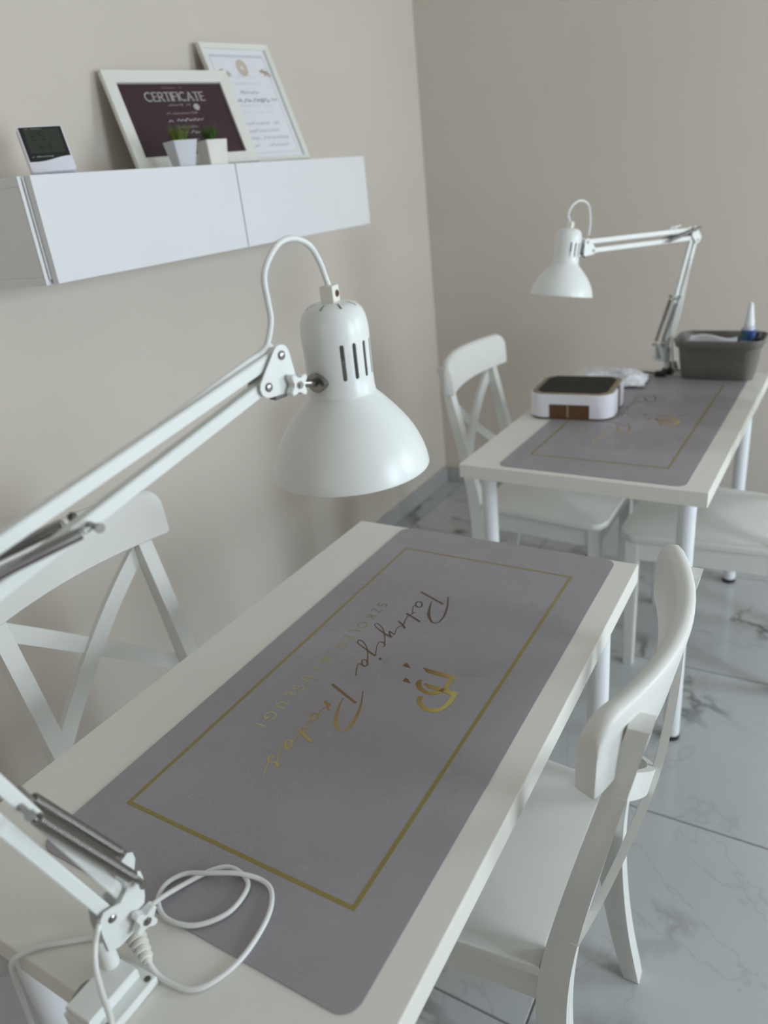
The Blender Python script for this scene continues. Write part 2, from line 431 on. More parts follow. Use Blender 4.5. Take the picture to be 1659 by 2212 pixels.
# ------------------------------------------------------------------ leaning frames
def lean_root(name, label, cat, x, y, z, yaw_, lean, group=None):
    """local x = right along the bottom edge, local z = up the face, local -y = towards the room"""
    u = Vector((math.sin(yaw_), math.cos(yaw_), 0)); n = Vector((math.cos(yaw_), -math.sin(yaw_), 0))
    up = Vector((0, 0, 1))*math.cos(lean) - n*math.sin(lean)
    fr = u.cross(up)                     # out of the picture side
    back = -fr if fr.dot(n) > 0 else fr
    o = thing(name, label, cat, group=group)
    m = Matrix((u, back, up)).transposed().to_4x4(); m.translation = Vector((x, y, z))
    o.matrix_world = m
    return o
def picture_frame(root, w, h, border, depth=0.016, print_m='paper_white'):
    b = bmesh.new()
    out = [(0,0),(w,0),(w,h),(0,h)]; inn = [(border,border),(w-border,border),(w-border,h-border),(border,h-border)]
    def ring(pts, y): return [b.verts.new((p[0], y, p[1])) for p in pts]
    of, inf, ob, ib = ring(out,-depth), ring(inn,-depth+0.003), ring(out,0), ring(inn,0)
    for i in range(4):
        j = (i+1) % 4
        b.faces.new((of[i],of[j],inf[j],inf[i])); b.faces.new((of[i],ob[i],ob[j],of[j]))
        b.faces.new((inf[i],inf[j],ib[j],ib[i])); b.faces.new((ob[i],ib[i],ib[j],ob[j]))
    obj('frame', b, 'frame_white', root)
    obj('backing', box(bmesh.new(), border-0.002, w-border+0.002, -0.003, -0.001, border-0.002, h-border+0.002), 'taupe_edge', root)
    return obj('print', box(bmesh.new(), border-0.001, w-border+0.001, -0.0055, -0.003, border-0.001, h-border+0.001), print_m, root)
FM = lambda x, y, z: (x, -z, y)      # flat print on a frame face
def cap_text(b, text, x, y, hgt, w, z, gap=0.28, serif=False, M=FM, center=True):
    tw = sum(CAPS_W[c]+gap for c in text)*hgt - gap*hgt
    px = x - tw/2 if center else x
    for c in text:
        for pl in CAPS_FONT[c]:
            for k in range(len(pl)-1 if len(pl) <= 5 else 1):
                seg = pl[k:k+2] if len(pl) <= 5 else pl
                if len(pl) <= 5:
                    dx, dy = seg[1][0]-seg[0][0], seg[1][1]-seg[0][1]
                    ww = w*(1.5 if serif and abs(dy) > abs(dx) else 1.0)
                    L = math.hypot(dx, dy) or 1
                    e = 0.5*w/hgt
                    seg = [(seg[0][0]-dx/L*e, seg[0][1]-dy/L*e), (seg[1][0]+dx/L*e, seg[1][1]+dy/L*e)]
                else: ww = w*(1.3 if serif else 1.0)
                ribbon(b, [(px+p[0]*hgt, y+p[1]*hgt) for p in seg], [ww]*len(seg), z, smooth=False, M=M)
        if serif and c in 'RTIFA':
            for sx in ({'R':(0,.58),'T':(.32,),'I':(0,),'F':(0,),'A':(0,.72)}[c]):
                ribbon(b, [(px+(sx-.16)*hgt, y), (px+(sx+.16)*hgt, y)], [w]*2, z, smooth=False, M=M)
        px += (CAPS_W[c]+gap)*hgt
    return b
def scribble(b, x0, x1, y, hgt, w, z, rng, dens=1.0):
    """a line of small illegible print: short uneven strokes"""
    x = x0
    while x < x1:
        L = rng.uniform(0.6, 1.7)*hgt
        if rng.random() < 0.83:
            ribbon(b, [(x, y+rng.uniform(0,.25)*hgt), (x+L*.5, y+rng.uniform(.45,.9)*hgt), (min(x+L, x1), y+rng.uniform(0,.4)*hgt)], [w]*3, z, n=3, M=FM)
        x += L*1.05/dens
rng = random.Random(5)
f1 = lean_root('certificate_frame', 'white landscape picture frame with a dark maroon certificate, leaning above the cabinet', 'picture frame', -0.656, 0.181, CZ1+0.0008, 0.299, 0.406)
W1, H1 = 0.35, 0.245
pr = picture_frame(f1, W1, H1, 0.029, print_m='maroon_print')
pr['label'] = 'dark maroon certificate print'
b = cap_text(bmesh.new(), 'CERTIFICATE', W1*0.505, 0.172, 0.0215, 0.0024, 0.0061, gap=0.20, serif=True)
obj('lettering', b, 'print_pale', f1)
b = bmesh.new()
for yy, hw, hg, ww in ((0.203,0.030,0.005,0.0006),(0.158,0.030,0.007,0.0010),(0.1365,0.044,0.007,0.0011),(0.117,0.047,0.010,0.0022),(0.1015,0.030,0.006,0.0010),(0.086,0.026,0.009,0.0018),(0.068,0.062,0.007,0.0013)):
    b = bmesh.new(); scribble(b, W1*.5-hw+0.004, W1*.5+hw+0.004, yy, hg, ww, 0.0061, rng, 1.15)
    obj('text_line', b, 'print_pale', f1)['kind'] = 'stuff'
b = bmesh.new(); prism(b, [(W1*.5+0.052+0.0085*math.cos(a*PI/9), 0.155+0.0085*math.sin(a*PI/9)) for a in range(18)], 0.0056, 0.0064, FM)
obj('seal', b, 'print_pale', f1)
b = bmesh.new()
i0, i1, j0, j1 = 0.040, W1-0.040, 0.040, H1-0.040
for a, c in (((i0,j0),(i1,j0)),((i1,j0),(i1,j1)),((i1,j1),(i0,j1)),((i0,j1),(i0,j0))): ribbon(b, [a, c], [0.0012]*2, 0.0059, smooth=False, M=FM)
scribble(b, 0.045, 0.075, 0.045, 0.007, 0.0012, 0.0060, rng); scribble(b, W1-0.085, W1-0.045, 0.045, 0.007, 0.0012, 0.0060, rng)
obj('ornament_line', b, 'maroon_line', f1)['kind'] = 'stuff'

f2 = lean_root('diploma_frame', 'white portrait picture frame with a pale printed diploma, behind the maroon certificate', 'picture frame', -0.621, 0.536, CZ1+0.0008, 0.243, 0.396)
W2, H2 = 0.235, 0.335
picture_frame(f2, W2, H2, 0.0125)
b = bmesh.new()
q0, q1, r0, r1 = 0.026, W2-0.026, 0.028, H2-0.030
for a, c in (((q0,r0),(q1,r0)),((q1,r0),(q1,r1)),((q0,r1),(q0,r0))): ribbon(b, [a, c], [0.0022]*2, 0.0058, smooth=False, M=FM)
ribbon(b, [(q0,r1),(q1,r1)], [0.006]*2, 0.0058, smooth=False, M=FM)
obj('print_border', b, 'ink_light', f2)
b = bmesh.new()
scribble(b, W2*.5-0.034, W2*.5+0.034, 0.196, 0.012, 0.0022, 0.0061, rng, 1.2)
scribble(b, W2*.5-0.060, W2*.5+0.050, 0.172, 0.014, 0.0036, 0.0061, rng, 1.35)
scribble(b, W2*.5+0.066, W2*.5+0.080, 0.176, 0.012, 0.0030, 0.0061, rng)
obj('title_lettering', b, 'ink_grey', f2)['kind'] = 'stuff'
b = bmesh.new()
for yy, hw, hg, ww in ((0.245,0.035,0.006,0.0010),(0.224,0.045,0.007,0.0010),(0.161,0.060,0.005,0.0010),(0.143,0.055,0.004,0.0009)):
    b = bmesh.new(); scribble(b, W2*.5-hw, W2*.5+hw, yy, hg, ww, 0.0061, rng)
    obj('text_line', b, 'ink_light', f2)['kind'] = 'stuff'
b = bmesh.new()
for yy, hw in ((0.108,0.060),(0.087,0.074),(0.066,0.072),(0.045,0.068)): scribble(b, W2*.5-hw, W2*.5+hw, yy, 0.010, 0.0019, 0.0061, rng, 1.0)
obj('paragraph', b, 'ink_grey', f2)['kind'] = 'stuff'
def oval(b, cx, cy, rx, ry, rot, w, z, n=18):
    p = [(cx+rx*math.cos(2*PI*i/n)*math.cos(rot)-ry*math.sin(2*PI*i/n)*math.sin(rot), cy+rx*math.cos(2*PI*i/n)*math.sin(rot)+ry*math.sin(2*PI*i/n)*math.cos(rot)) for i in range(n+1)]
    ribbon(b, p, [w]*(n+1), z, smooth=False, M=FM)
b = bmesh.new()
oval(b, W2*.52, 0.272, 0.015, 0.021, 0, 0.006, 0.0060); oval(b, W2*.52, 0.272, 0.006, 0.010, 0, 0.004, 0.0060)
for a in range(10):
    t = 2*PI*a/10; oval(b, W2*.52+0.012*math.cos(t), 0.272+0.017*math.sin(t), 0.004, 0.003, t, 0.002, 0.0062, 8)
obj('emblem', b, 'ink_tan', f2)
b = bmesh.new()
for cx in (W2*.24, W2*.84):
    b = bmesh.new()
    for k in range(6): oval(b, cx-0.012+0.005*k, 0.262+0.004*math.sin(k*2.1)-0.0015*k, 0.006, 0.003, 0.7*k, 0.0022, 0.0060, 8)
    obj('ornament', b, 'ink_brown', f2)

# ------------------------------------------------------------------ digital clock / hygrometer
ck = lean_root('digital_thermometer', 'white digital thermometer with a dark square display, at the near end of the cabinet', 'thermometer', -0.578, -0.172, CZ1+0.0008, 0.42, 0.42)
WK, HK = 0.088, 0.094
b = bmesh.new(); prism(b, rrect(WK/2, HK/2, 0.005, 4, WK/2, HK/2), 0.0, 0.018, lambda a, c, h: (a, -h, c), 0.0015)
obj('body', b, 'device_white', ck, True)
sc_pts = [(0.003, HK-0.003), (WK-0.003, HK-0.003)] + [(WK-0.003-(WK-0.006)*t, 0.030-0.009*0.5*(1-math.cos(PI*min(1, t*1.25)))) for t in [i/14 for i in range(15)]]
b = bmesh.new(); prism(b, sc_pts[::-1], 0.018, 0.0188, lambda a, c, h: (a, -h, c))
obj('display_surround', b, 'black_plastic', ck)
b = bmesh.new(); prism(b, rrect(WK/2-0.010, 0.0245, 0.002, 3, WK/2, 0.062), 0.0188, 0.0192, lambda a, c, h: (a, -h, c))
scr = obj('display', b, 'lcd', ck)
SEG7 = {'a':((0,1),(1,1)),'b':((1,1),(1,.5)),'c':((1,.5),(1,0)),'d':((0,0),(1,0)),'e':((0,.5),(0,0)),'f':((0,1),(0,.5)),'g':((0,.5),(1,.5))}
b = bmesh.new()
for dx, dy, hh, segs in ((0.022,0.064,0.017,'abged'),(0.038,0.064,0.017,'afgcd'),(0.054,0.064,0.010,'bc'),(0.030,0.043,0.012,'fgbc'),(0.046,0.043,0.012,'abgcd')):
    for s in segs:
        (xa, ya), (xc, yc) = SEG7[s]
        ribbon(b, [(dx+xa*hh*.5, dy+ya*hh), (dx+xc*hh*.5, dy+yc*hh)], [0.0016]*2, 0.0195, smooth=False, M=FM)
obj('digits', b, 'lcd_ink', ck)
b = bmesh.new(); box(b, WK*.3, WK*.7, 0.0, 0.004, 0.01, 0.06, 0.001)
obj('stand_flap', b, 'device_white', ck)
b = bmesh.new(); scribble(b, 0.010, 0.050, 0.0285, 0.004, 0.0008, 0.0191, rng); scribble(b, 0.012, 0.045, HK-0.0085, 0.003, 0.0006, 0.0191, rng)
obj('panel_print', b, 'ink_grey', ck)['kind'] = 'stuff'

# ------------------------------------------------------------------ two little pots
def pot(name, label, x, y, rot, pm, gm, top, bot, h, seed):
    t = thing(name, label, 'plant', (x, y, CZ1+0.0006), rot, 'small plants on the wall cabinet')
    b = bmesh.new()
    def sq(s, z, r): return [b.verts.new((p[0], p[1], z)) for p in rrect(s/2, s/2, r, 3)]
    R_ = [sq(bot,0,.004), sq(top,h,.004), sq(top-.006,h,.003), sq(top-.008,h-.008,.003)]
    b.faces.new(R_[0][::-1])
    for a, c in zip(R_, R_[1:]):
        for i in range(len(a)): b.faces.new((a[i], a[(i+1) % len(a)], c[(i+1) % len(a)], c[i]))
    obj('pot', b, pm, t, True, 30)
    b = bmesh.new(); prism(b, rrect(top/2-.0042, top/2-.0042, .003, 3), h-.012, h-.0075); obj('soil', b, 'soil', t)
    b = bmesh.new(); r2 = random.Random(seed)
    for k in range(130):
        a = r2.uniform(0, 2*PI); rr = (top*.30)*math.sqrt(r2.random()); L = r2.uniform(.026, .050)
        px, py = rr*math.cos(a), rr*math.sin(a); ln = r2.uniform(.1, .55); wv = r2.uniform(.0011, .0019)
        ox, oy = math.cos(a+r2.uniform(-.6,.6)), math.sin(a+r2.uniform(-.6,.6))
        prev = None
        for s in range(4):
            q = s/3; cx = px+ox*L*ln*q*q; cy = py+oy*L*ln*q*q; cz = h-.009+L*q*(1-.25*ln*q); w = wv*(1-q*.85)
            va = b.verts.new((cx-oy*w, cy+ox*w, cz)); vb = b.verts.new((cx+oy*w, cy-ox*w, cz))
            if prev: b.faces.new((prev[0], prev[1], vb, va))
            prev = (va, vb)
    g = obj('grass_leaves', b, gm, t); g['kind'] = 'stuff'
pot('potted_grass', 'tiny grass plant in a tapered grey square pot, left of the cream pot', -0.536, 0.219, -0.35, 'pot_grey', 'grass_a', 0.062, 0.042, 0.056, 1)
pot('potted_grass', 'tiny grass plant in a cream white square pot, right of the grey pot', -0.536, 0.326, -0.30, 'pot_cream', 'grass_b', 0.060, 0.050, 0.056, 2)

# ================================================================== tables
ZT, TH = 0.74, 0.0365
TW, TL = 0.60, 1.013
def table(label, loc, rz):
    t = thing('work_table', label, 'table', loc, rz, 'white work tables')
    b = bmesh.new(); box(b, -TW/2, TW/2, -TL/2, TL/2, ZT-TH, ZT, 0.0018, 2); obj('tabletop', b, 'table_white', t)
    for sx in (-1, 1):
        for sy in (-1, 1):
            x, y = sx*(TW/2-0.052), sy*(TL/2-0.064)
            b = bmesh.new(); lathe(b, [(.0205,.016),(.0205,ZT-TH-.004)], 28, Matrix.Translation((x,y,0)))
            lg = obj('leg', b, 'leg_white', t, True)
            b = bmesh.new(); lathe(b, [(.017,0),(.0215,.003),(.0215,.014),(.019,.0165)], 24, Matrix.Translation((x,y,0))); obj('foot', b, 'rubber_black', lg, True)
            b = bmesh.new(); lathe(b, [(.034,ZT-TH-.0045),(.034,ZT-TH-.0002)], 24, Matrix.Translation((x,y,0))); obj('mounting_plate', b, 'leg_white', lg, True)
    return t
T1C = (0.30, -TL/2, 0)
a2 = -0.0282; ca, sa = math.cos(a2), math.sin(a2)
t2x, t2y = 0.0641, 0.374
def t2(x, y, z=ZT):                 # table-2 coordinates: x from its left edge, y from its near edge
    return (t2x + x*ca - y*sa, t2y + x*sa + y*ca, z)
T2C = t2(TW/2, TL/2, 0)
table('white rectangular work table in the foreground carrying the lamp with the looped cord', T1C, 0)
table('white rectangular work table standing further back, by the back wall', T2C, a2)

# ================================================================== printed mats
SCRIPT = [([(-0.0654,0.2294),(-0.0088,0.2054)],[1,1]),([(-0.0322,0.2076),(-0.0263,0.189),(-0.0188,0.1704),(-0.0117,0.1592),(-0.002,0.1492),(0.0054,0.1476),(0.0095,0.1537),(0.0098,0.1675),(0.0066,0.1849),(-0.0004,0.2062),(-0.0112,0.2306)],[0.2,0.8,1.2,1.1,0.7,0.45,0.6,0.8,0.9,0.8,0.5]),([(-0.0432,0.1923),(-0.0481,0.1978),(-0.0537,0.1977),(-0.0552,0.1914),(-0.0503,0.1835),(-0.0435,0.1812),(-0.0411,0.187),(-0.0432,0.1923)],[0.7,0.7,0.7,0.7,0.7,0.7,0.7,0.7]),([(-0.0517,0.1861),(-0.0543,0.1807),(-0.0503,0.1702),(-0.0453,0.1602),(-0.0461,0.154)],[0.4,0.4,0.4,0.4,0.4]),([(-0.055,0.1565),(-0.0207,0.1419)],[0.9,0.9]),([(-0.0412,0.1653),(-0.0451,0.1598)],[0.3,0.4]),([(-0.0489,0.1529),(-0.0476,0.1406),(-0.0436,0.1272),(-0.0435,0.1234)],[0.4,0.4,0.5,0.5]),([(-0.0557,0.1294),(-0.0449,0.1234),(-0.0348,0.115)],[0.8,0.8,0.8]),([(-0.0433,0.1206),(-0.0467,0.1159),(-0.047,0.1069),(-0.0421,0.0923)],[0.35,0.35,0.35,0.35]),([(-0.0421,0.0923),(-0.049,0.0951),(-0.0551,0.0975),(-0.0502,0.0902),(-0.0424,0.0836)],[0.7,0.6,0.6,0.7,0.7]),([(-0.0424,0.0836),(-0.0535,0.0867),(-0.0605,0.0894),(-0.0735,0.0953),(-0.0839,0.1013),(-0.0889,0.1061),(-0.0872,0.1102),(-0.0794,0.1076),(-0.0695,0.1002),(-0.061,0.0903),(-0.0507,0.0749),(-0.0432,0.0611)],[0.8,0.8,0.7,0.5,0.4,0.4,0.4,0.4,0.4,0.4,0.45,0.45]),([(-0.0435,0.0537),(-0.0413,0.0566),(-0.0432,0.0621),(-0.0494,0.0659),(-0.0547,0.0638),(-0.0534,0.0549),(-0.048,0.0426),(-0.0413,0.0292)],[0.3,0.4,0.6,0.6,0.4,0.35,0.4,0.5]),([(-0.0413,0.0292),(-0.0504,0.0325),(-0.0612,0.0373),(-0.0737,0.0425),(-0.0833,0.047),(-0.0887,0.0512),(-0.0886,0.0566),(-0.0821,0.056),(-0.0726,0.0492),(-0.0622,0.0389),(-0.0517,0.0229),(-0.0426,0.007)],[0.8,0.8,0.7,0.5,0.45,0.4,0.4,0.4,0.4,0.4,0.45,0.5]),([(-0.0323,0.0239),(-0.028,0.0266)],[1.1,1.1]),([(-0.0426,0.007),(-0.048,0.0126),(-0.0536,0.0132),(-0.0542,0.009),(-0.0488,0.0025),(-0.0434,-0.0011),(-0.0412,0.0037),(-0.0426,0.007)],[0.6,0.6,0.6,0.6,0.6,0.6,0.6,0.6]),([(-0.0474,0.0007),(-0.0549,0.0019),(-0.0536,-0.0053),(-0.0484,-0.0165),(-0.0433,-0.0256)],[0.6,0.4,0.4,0.45,0.5]),([(-0.0651,-0.058),(-0.0082,-0.0809)],[1,1]),([(-0.0322,-0.078),(-0.0264,-0.0983),(-0.0201,-0.1142),(-0.0125,-0.1275),(-0.0048,-0.1354),(0.0022,-0.1395),(0.0068,-0.1391),(0.0094,-0.1348),(0.0107,-0.1239),(0.009,-0.1099),(0.0047,-0.0935),(-0.0025,-0.0741),(-0.0136,-0.0529)],[0.15,0.7,1.1,1.3,1.0,0.6,0.4,0.7,1,1.1,0.9,0.5,0.3]),([(-0.0535,-0.095),(-0.0473,-0.0985),(-0.0415,-0.1004),(-0.0428,-0.0957)],[1,1.2,0.9,0.3]),([(-0.0468,-0.1001),(-0.0417,-0.1057),(-0.0351,-0.1097)],[0.6,0.7,1.1]),([(-0.0432,-0.1054),(-0.0462,-0.1093),(-0.0465,-0.1172),(-0.044,-0.1271)],[0.35,0.35,0.35,0.35]),([(-0.044,-0.1271),(-0.0482,-0.1238),(-0.053,-0.1242),(-0.0546,-0.1291),(-0.0519,-0.1338),(-0.0467,-0.1366),(-0.0424,-0.1355),(-0.0418,-0.1311),(-0.044,-0.1271)],[0.55,0.55,0.55,0.55,0.55,0.55,0.55,0.55,0.55]),([(-0.0472,-0.1368),(-0.048,-0.1445),(-0.0455,-0.1532),(-0.0407,-0.1623)],[0.35,0.35,0.35,0.35]),([(-0.0533,-0.1606),(-0.0208,-0.1738)],[1,1]),([(-0.0508,-0.1579),(-0.0454,-0.1551),(-0.0407,-0.1503)],[0.3,0.3,0.3]),([(-0.046,-0.1662),(-0.0467,-0.1736),(-0.0457,-0.1817),(-0.0441,-0.1872)],[0.35,0.35,0.35,0.35]),([(-0.0441,-0.1872),(-0.0489,-0.1832),(-0.0527,-0.184),(-0.0542,-0.1878),(-0.0494,-0.1941),(-0.0432,-0.1981),(-0.0412,-0.1942),(-0.043,-0.1882)],[0.7,0.7,0.7,0.7,0.7,0.7,0.7,0.7]),([(-0.044,-0.1978),(-0.0526,-0.1955),(-0.055,-0.1988),(-0.0516,-0.2071),(-0.0424,-0.2229)],[0.9,0.5,0.35,0.35,0.35]),([(-0.0353,-0.2304),(-0.0382,-0.2275),(-0.0421,-0.2249),(-0.0475,-0.2273),(-0.0515,-0.2277),(-0.0558,-0.2238),(-0.0566,-0.2197),(-0.0538,-0.2178),(-0.0516,-0.2197)],[1,1.1,0.8,0.4,0.6,0.7,0.6,0.6,0.3]),([(-0.0511,-0.2282),(-0.0479,-0.2382),(-0.0429,-0.25)],[0.4,0.4,0.4])]
LOGO = [[(0.0427,0.0313),(0.0988,0.0306),(0.099,0.0001),(0.0962,-0.0098),(0.0905,-0.0179),(0.0843,-0.0217),(0.0742,-0.0228),(0.0645,-0.02),(0.0572,-0.0156),(0.0516,-0.0091),(0.0501,-0.0046),(0.0499,0.0005),(0.0556,0.0048),(0.0575,-0.0028),(0.0629,-0.0107),(0.07,-0.0146),(0.0771,-0.0157),(0.0839,-0.0129),(0.0888,-0.0079),(0.0925,-0.0014),(0.0918,0.0228),(0.0531,0.0228)],[(0.0606,-0.0015),(0.0926,-0.0016),(0.1004,-0.0019),(0.1177,-0.0019),(0.1187,-0.0166),(0.1187,-0.0267),(0.1163,-0.0412),(0.1096,-0.0513),(0.1016,-0.0556),(0.0899,-0.056),(0.0805,-0.0519),(0.0721,-0.0437),(0.0697,-0.0399),(0.0679,-0.0328),(0.0745,-0.0281),(0.0764,-0.037),(0.0809,-0.0435),(0.089,-0.0482),(0.0969,-0.048),(0.1059,-0.0439),(0.11,-0.0363),(0.1114,-0.0245),(0.1102,-0.0105),(0.0969,-0.0103),(0.0866,-0.0101),(0.0709,-0.0092)],[(0.0121,0.0318),(0.0162,0.0307),(0.0256,0.0225),(0.0118,0.0227)],[(0.0301,-0.001),(0.0342,-0.0022),(0.0434,-0.01),(0.0299,-0.0099)]]
CAPS = [('S', -0.1084, 0.1653), ('Z', -0.1084, 0.1451), ('K', -0.1086, 0.1238), ('O', -0.108, 0.0976), ('L', -0.1098, 0.0751), ('E', -0.1092, 0.0551), ('N', -0.1086, 0.0319), ('I', -0.1084, 0.0101), ('A', -0.1106, -0.0087), ('I', -0.1085, -0.0346), ('U', -0.1077, -0.0619), ('S', -0.1082, -0.0855), ('Ł', -0.1097, -0.1036), ('U', -0.1074, -0.1278), ('G', -0.1083, -0.154), ('I', -0.1084, -0.1753)]
MW, ML = 0.449, 0.912
def make_mat(label, loc, rz):
    t = thing('desk_mat', label, 'desk mat', loc, rz, 'mauve grey printed desk mats')
    zt = 0.0016
    b = bmesh.new(); prism(b, rrect(MW/2, ML/2, 0.021, 8), 0.0, zt); obj('mat_sheet', b, 'mat_vinyl', t)
    b = bmesh.new()
    gx0, gx1, gy0, gy1, w = 0.1608-.3365, .5048-.3365, -.8214+.459, -.0858+.459, 0.0052
    gx0 += w/2; gx1 -= w/2; gy0 += w/2; gy1 -= w/2; e = w/2
    for p, q in (((gx0-e,gy0),(gx1+e,gy0)),((gx1,gy0+e),(gx1,gy1-e)),((gx1+e,gy1),(gx0-e,gy1)),((gx0,gy1-e),(gx0,gy0+e))):
        ribbon(b, [p, q], [w, w], zt+.00022, smooth=False)
    obj('gold_border', b, 'gold_border', t)
    b = bmesh.new()
    for pts, ws in SCRIPT:
        ribbon(b, pts, [max(.32, x)*0.0043 for x in ws], zt+.00026, n=5)
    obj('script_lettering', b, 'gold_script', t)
    b = bmesh.new(); hgt = 0.0172
    for ch, x, y in CAPS:
        cw = CAPS_W[ch]*hgt
        for pl in CAPS_FONT[ch]:
            pts = [(x + (p[1]-.5)*hgt, y - (p[0]*hgt - cw/2)) for p in pl]
            if len(pl) <= 5:
                for k in range(len(pts)-1): ribbon(b, pts[k:k+2], [.0021]*2, zt+.00026, smooth=False)
            else: ribbon(b, pts, [.0021]*len(pts), zt+.00026, smooth=False)
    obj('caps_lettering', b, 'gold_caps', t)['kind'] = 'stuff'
    b = bmesh.new()
    for pg in LOGO:
        f = b.faces.new([b.verts.new((p[0], p[1], zt+.00028)) for p in pg])
    bmesh.ops.triangulate(b, faces=b.faces[:])
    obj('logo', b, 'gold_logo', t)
    # faint leaf sprigs of the print
    b = bmesh.new(); r = random.Random(11)
    def leaf(x, y, ang, L, wd):
        c, s = math.cos(ang), math.sin(ang)
        def P(u, v): return (x + u*L*c - v*L*s, y + u*L*s + v*L*c)
        zz = zt + .00012
        for sg in (-1, 1):
            ed = [P(q/8, sg*wd*math.sin(PI*(q/8)**.8)) for q in range(9)]
            if all(abs(p[0]) < MW/2-.004 and abs(p[1]) < ML/2-.004 for p in ed): ribbon(b, ed, [.0010]*9, zz, smooth=False)
            for k in range(1, 5, 1):
                v0 = P(k/6, 0); v1 = P(k/6+.20, sg*wd*math.sin(PI*min(1, k/6+.20)**.8)*.86)
                if abs(v1[0]) < MW/2-.004 and abs(v1[1]) < ML/2-.004 and abs(v0[0]) < MW/2-.004 and abs(v0[1]) < ML/2-.004:
                    ribbon(b, [v0, v1], [.0006]*2, zz, smooth=False)
        a0, a1 = P(-.25, 0), P(.97, 0)
        if all(abs(p[0]) < MW/2-.004 and abs(p[1]) < ML/2-.004 for p in (a0, a1)): ribbon(b, [a0, a1], [.0009]*2, zz, smooth=False)
    for gi in range(5):
        for gj in range(10):
            sx = -MW/2 + MW*(gi+.5)/5 + r.uniform(-.025, .025); sy = -ML/2 + ML*(gj+.5)/10 + r.uniform(-.025, .025)
            if r.random() < .42:                       # a flower-like whorl of broad leaves
                n_ = r.randint(5, 6); a0 = r.uniform(0, 2*PI)
                for q in range(n_): leaf(sx, sy, a0+2*PI*q/n_, r.uniform(.040, .052), r.uniform(.30, .38))
            else:                                      # a curved sprig
                an = r.uniform(0, 2*PI); cv = r.uniform(-.6, .6)
                for s in range(3):
                    t_ = s/2; dx, dy = math.cos(an+cv*t_), math.sin(an+cv*t_)
                    for sg in (-1, 1): leaf(sx+dx*.075*t_, sy+dy*.075*t_, an+cv*t_+sg*r.uniform(.6, 1.0), r.uniform(.040, .058), r.uniform(.26, .36))
    lf = obj('leaf_pattern', b, 'leaf_print', t); lf['kind'] = 'stuff'
    return t
mat1 = make_mat('mauve grey mat with gold script and frame on the foreground table', (0.3365, -0.459, ZT), 0)
dup(mat1, 'mauve grey mat with gold frame on the table further back, under the dust collector', t2(0.1+MW/2, 0.018+ML/2), a2)

